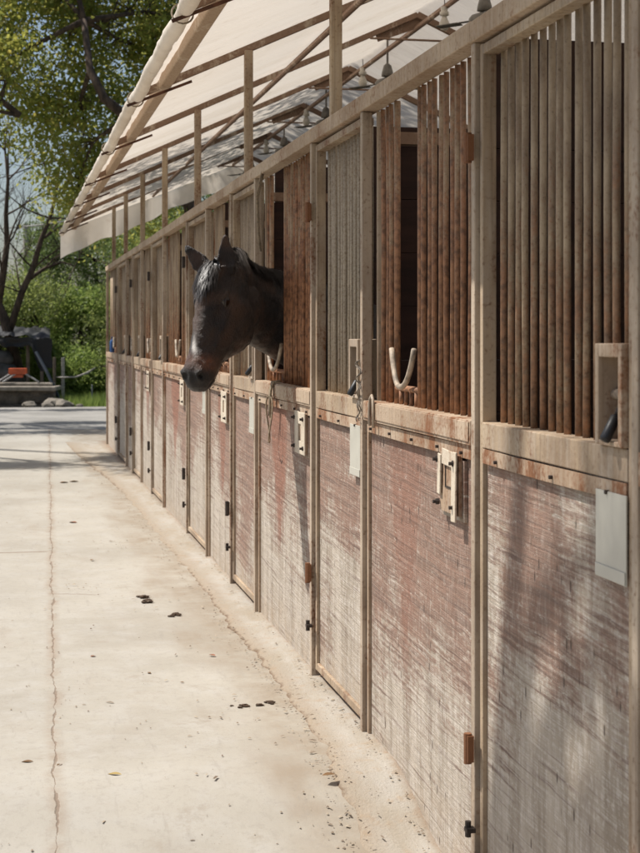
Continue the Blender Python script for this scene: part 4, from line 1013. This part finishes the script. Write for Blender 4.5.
# overhead cable on a pole
m = MB(); A_, B_ = rb(-60, 226, 33), rb(66, 221, 33); m.tube([A_.lerp(B_, k / 12) + Vector((0, 0, -.10 * math.sin(math.pi * k / 12))) for k in range(13)], .014, 6); e = B_
m.tube([tuple(B_), tuple(rb(150, 205, 33.5))], .014, 6)
m.build('overhead_cable', m_plain('cable_grey', (.55, .54, .52), .5), smooth=True, label='pale overhead cable crossing behind the bare tree', cat='cable')
m = MB(); c = rb(27, 400, 48); m.tube([(c.x, c.y, -.2), (c.x, c.y, 5.0)], [.16, .12], 10); m.build('utility_pole', POLE, label='distant grey concrete pole seen through the bare branches', cat='pole')

# ------------------------------------------------------------------ leaves and droppings on the slab
DL = m_plain('dry_leaf', (.20, .11, .045), .8, .5); YL = m_plain('yellow_leaf', (.42, .30, .10), .7, .3); GL = m_plain('green_leaf', (.12, .18, .04), .6, .3); RLf = m_plain('red_leaf', (.26, .10, .05), .7, .4); DU = m_plain('dung', (.085, .053, .032), .95, .5, sc_=90, bs=1.)
lf = [(27.6, 763, .022, DL, 'curled brown leaf at lower left, right of the running crack'), (10.6, 797, .014, GL, 'greenish leaf nearest the lower left corner'), (115, 775.7, .026, YL, 'large yellow leaf alone on the lower slab'),
      (93, 657, .016, RLf, 'small reddish leaf left of mid slab'), (212, 656, .020, RLf, 'red brown leaf just left of the apron seam'), (310, 781.5, .014, DL, 'small leaf just left of the apron seam near the bottom'), (329, 776, .026, DL, 'dark curled leaf lying on the apron seam'),
      (215, 827, .014, GL, 'tiny green leaf at the bottom of the slab'), (255, 794, .010, DL, 'tiny leaf between the green leaf and the apron'), (73, 523, .04, RLf, 'reddish leaf on the far part of the slab'), (92, 560.5, .02, DL, 'brown leaf beyond the cross crack near the running crack'),
      (59.5, 766, .015, DL, 'leaf scrap right beside the running crack'), (356, 838, .032, RLf, 'rusty red leaf on the apron at the bottom'), (64, 483, .05, DL, 'left leaf of a pair far up the slab'), (74, 482, .05, DL, 'right leaf of a pair far up the slab'), (149, 673.6, .014, DL, 'small dark leaf scrap in mid slab'), (182, 683, .010, DL, 'tiny scrap right of mid slab')]
for i, (px, py, s, mt, lab) in enumerate(lf):
    zz = gz(gp(px, py)[1]) + (.02 if px > 320 and py > 700 else .0); x, y = gp(px, py, zz); a = rng.uniform(0, 6.28); v = []; f = []
    ca_, sa_ = math.cos(a), math.sin(a); n_ = 6
    for q in range(n_ + 1):
        u = q / n_; w = .55 * math.sin(math.pi * min(u * 1.05, 1)) ** .8
        for s2 in (-1, 0, 1):
            lx, ly = (u - .5) * 2 * s, s2 * w * s; lz = .003 + abs(s2) * s * .35 * math.sin(math.pi * u) + .25 * s * (u - .4) ** 2
            v.append((x + lx * ca_ - ly * sa_, y + lx * sa_ + ly * ca_, zz + .001 + lz * .6))
    f = [(q * 3 + k, q * 3 + k + 1, q * 3 + k + 4, q * 3 + k + 3) for q in range(n_) for k in (0, 1)]
    q = MB(); q.add(v, f); q.build('fallen_leaf', mt, smooth=True, label=lab, cat='leaf', group='leaves scattered on the concrete')
dn = [(245, 706.6, .026, 'left'), (260, 705.5, .02, 'middle'), (271, 703, .024, 'right')]
du = [(a_, b_2, s, '%s dark dropping of the row of three beside the apron seam' % w) for a_, b_2, s, w in dn] + [(143.5, 597.6, .034, 'upper dark dropping of the close pair in mid slab'), (147.5, 601.5, .034, 'lower dark dropping of the close pair in mid slab'), (176, 614.7, .03, 'lone dark dropping right of the close pair'), (172, 616, .02, 'small crumb touching the lone dropping'), (232, 706, .010, 'smallest crumb left of the row of three')]
for i, (px, py, s, lab) in enumerate(du):
    x, y = gp(px, py); bmx = bmesh.new(); s *= .55; bmesh.ops.create_icosphere(bmx, subdivisions=3, radius=s)
    q = MB(); rq = random.Random(i + 200)
    for kk in range(5):
        ox, oy, sc2 = (rq.uniform(-1.6, 1.6) * s, rq.uniform(-2.2, 2.2) * s, rq.uniform(.25, .75)) if kk else (0, 0, .95)
        vv = [(w.co.x * 1.25 * sc2 * (1 + .8 * mn.noise(w.co / s * .9 + Vector((i * 3 + kk, 0, 0)))) + x + ox, w.co.y * sc2 * (1 + .8 * mn.noise(w.co / s * .9 + Vector((0, i * 3 + kk, 0)))) + y + oy, w.co.z * .5 * sc2 * (1 + .6 * mn.noise(w.co / s * 1.6)) + gz(y) + s * .3 * sc2) for w in bmx.verts]
        q.add(vv, [[w.index for w in fc.verts] for fc in bmx.faces])
    q = q; q.build('dropping', DU, smooth=True, label=lab, cat='dropping', group='droppings on the concrete')

# loose grit and straw crumbs, thickest along the apron seam, the wall foot and a few patches
V = []; F = []; rq = random.Random(77)
exs = [a for a, b in ex]; exv = [b for a, b in ex]
for k in range(2600):
    u = rq.random()
    if u < .45: y = 4.2 + 15 * rq.random() ** 1.6; x = -float(np.interp(y, exs, exv)) + rq.gauss(-.01, .035)
    elif u < .65: y = 4.2 + 15 * rq.random() ** 1.6; x = -.02 - abs(rq.gauss(0, .03))
    elif u < .75: c_ = rq.choice([(150, 600), (120, 545), (250, 706), (215, 640), (120, 545), (330, 778), (100, 590), (55, 700)]); x, y = gp(*c_); x += rq.gauss(0, .13); y += rq.gauss(0, .2)
    else: y = 4 + 14 * rq.random() ** 1.4; x = rq.uniform(-2.3, -.1)
    s = rq.choice([.0010, .0014, .002, .0032]) * rq.uniform(.7, 1.4); L = s * (rq.uniform(1, 5) if rq.random() < .3 else 1.2); a = rq.uniform(0, 6.28)
    z = gz(y) + (.022 if x > -float(np.interp(y, exs, exv)) + .02 else .0065); c, d = math.cos(a), math.sin(a); b0 = len(V)
    for lx, ly, lz in ((-L, -s, 0), (L, -s * .8, 0), (L * .8, s, 0), (-L * .9, s * .8, 0), (0, 0, s * 1.2)): V.append((x + lx * c - ly * d, y + lx * d + ly * c, z + lz))
    F += [(b0, b0 + 1, b0 + 4), (b0 + 1, b0 + 2, b0 + 4), (b0 + 2, b0 + 3, b0 + 4), (b0 + 3, b0, b0 + 4)]
t = NT('grit_mix'); q = t.n('ShaderNodeNewGeometry').outputs['Random Per Island']; gm = t.bsdf(t.mix(q, (.13, .09, .06), (.38, .32, .24)), .9)
npmesh('loose_grit', V, F, gm, kind='stuff', label='loose grit and crumbs along the apron seam and the foot of the stalls', cat='grit')

# ------------------------------------------------------------------ light, sky, camera
w = bpy.data.worlds.new('World'); sc.world = w; w.use_nodes = True; nt = w.node_tree; nt.nodes.clear()
sky = nt.nodes.new('ShaderNodeTexSky'); sky.sky_type = 'NISHITA'; sky.sun_disc = False
el = math.atan2(SD.z, math.hypot(SD.x, SD.y)); sky.sun_elevation = el; sky.sun_rotation = math.atan2(SD.x, SD.y) % (2 * math.pi)
sky.air_density = 1.0; sky.dust_density = 2.4
bgn = nt.nodes.new('ShaderNodeBackground'); bgn.inputs[1].default_value = .10; ow = nt.nodes.new('ShaderNodeOutputWorld')
nt.links.new(sky.outputs[0], bgn.inputs[0]); nt.links.new(bgn.outputs[0], ow.inputs[0])
sl = bpy.data.lights.new('sun', 'SUN'); sl.energy = 5.0; sl.angle = R(.55); sl.color = (1, .955, .89)
so = bpy.data.objects.new('sun', sl); C.objects.link(so); so.rotation_euler = SD.normalized().to_track_quat('Z', 'Y').to_euler(); so.location = (-5, 5, 12)
cam = bpy.data.cameras.new('camera'); co_ = bpy.data.objects.new('camera', cam); C.objects.link(co_)
cam.sensor_fit = 'HORIZONTAL'; cam.sensor_width = 24; cam.lens = 24 * 1500 / 640; cam.shift_y = -93.5 / 640; cam.clip_end = 1500; cam.clip_start = .05
co_.location = (-D, 0, H); co_.rotation_euler = (R(90), 0, -TH)
cam.dof.use_dof = True; cam.dof.focus_distance = 5.6; cam.dof.aperture_fstop = 8
sc.camera = co_
sc.view_settings.view_transform = 'Standard'; sc.view_settings.look = 'None'; sc.view_settings.gamma = 1; sc.view_settings.exposure = .2; sc.view_settings.use_curve_mapping = False
sc.render.engine = 'CYCLES'; sc.cycles.use_denoising = True; sc.cycles.max_bounces = 8; sc.cycles.transparent_max_bounces = 8
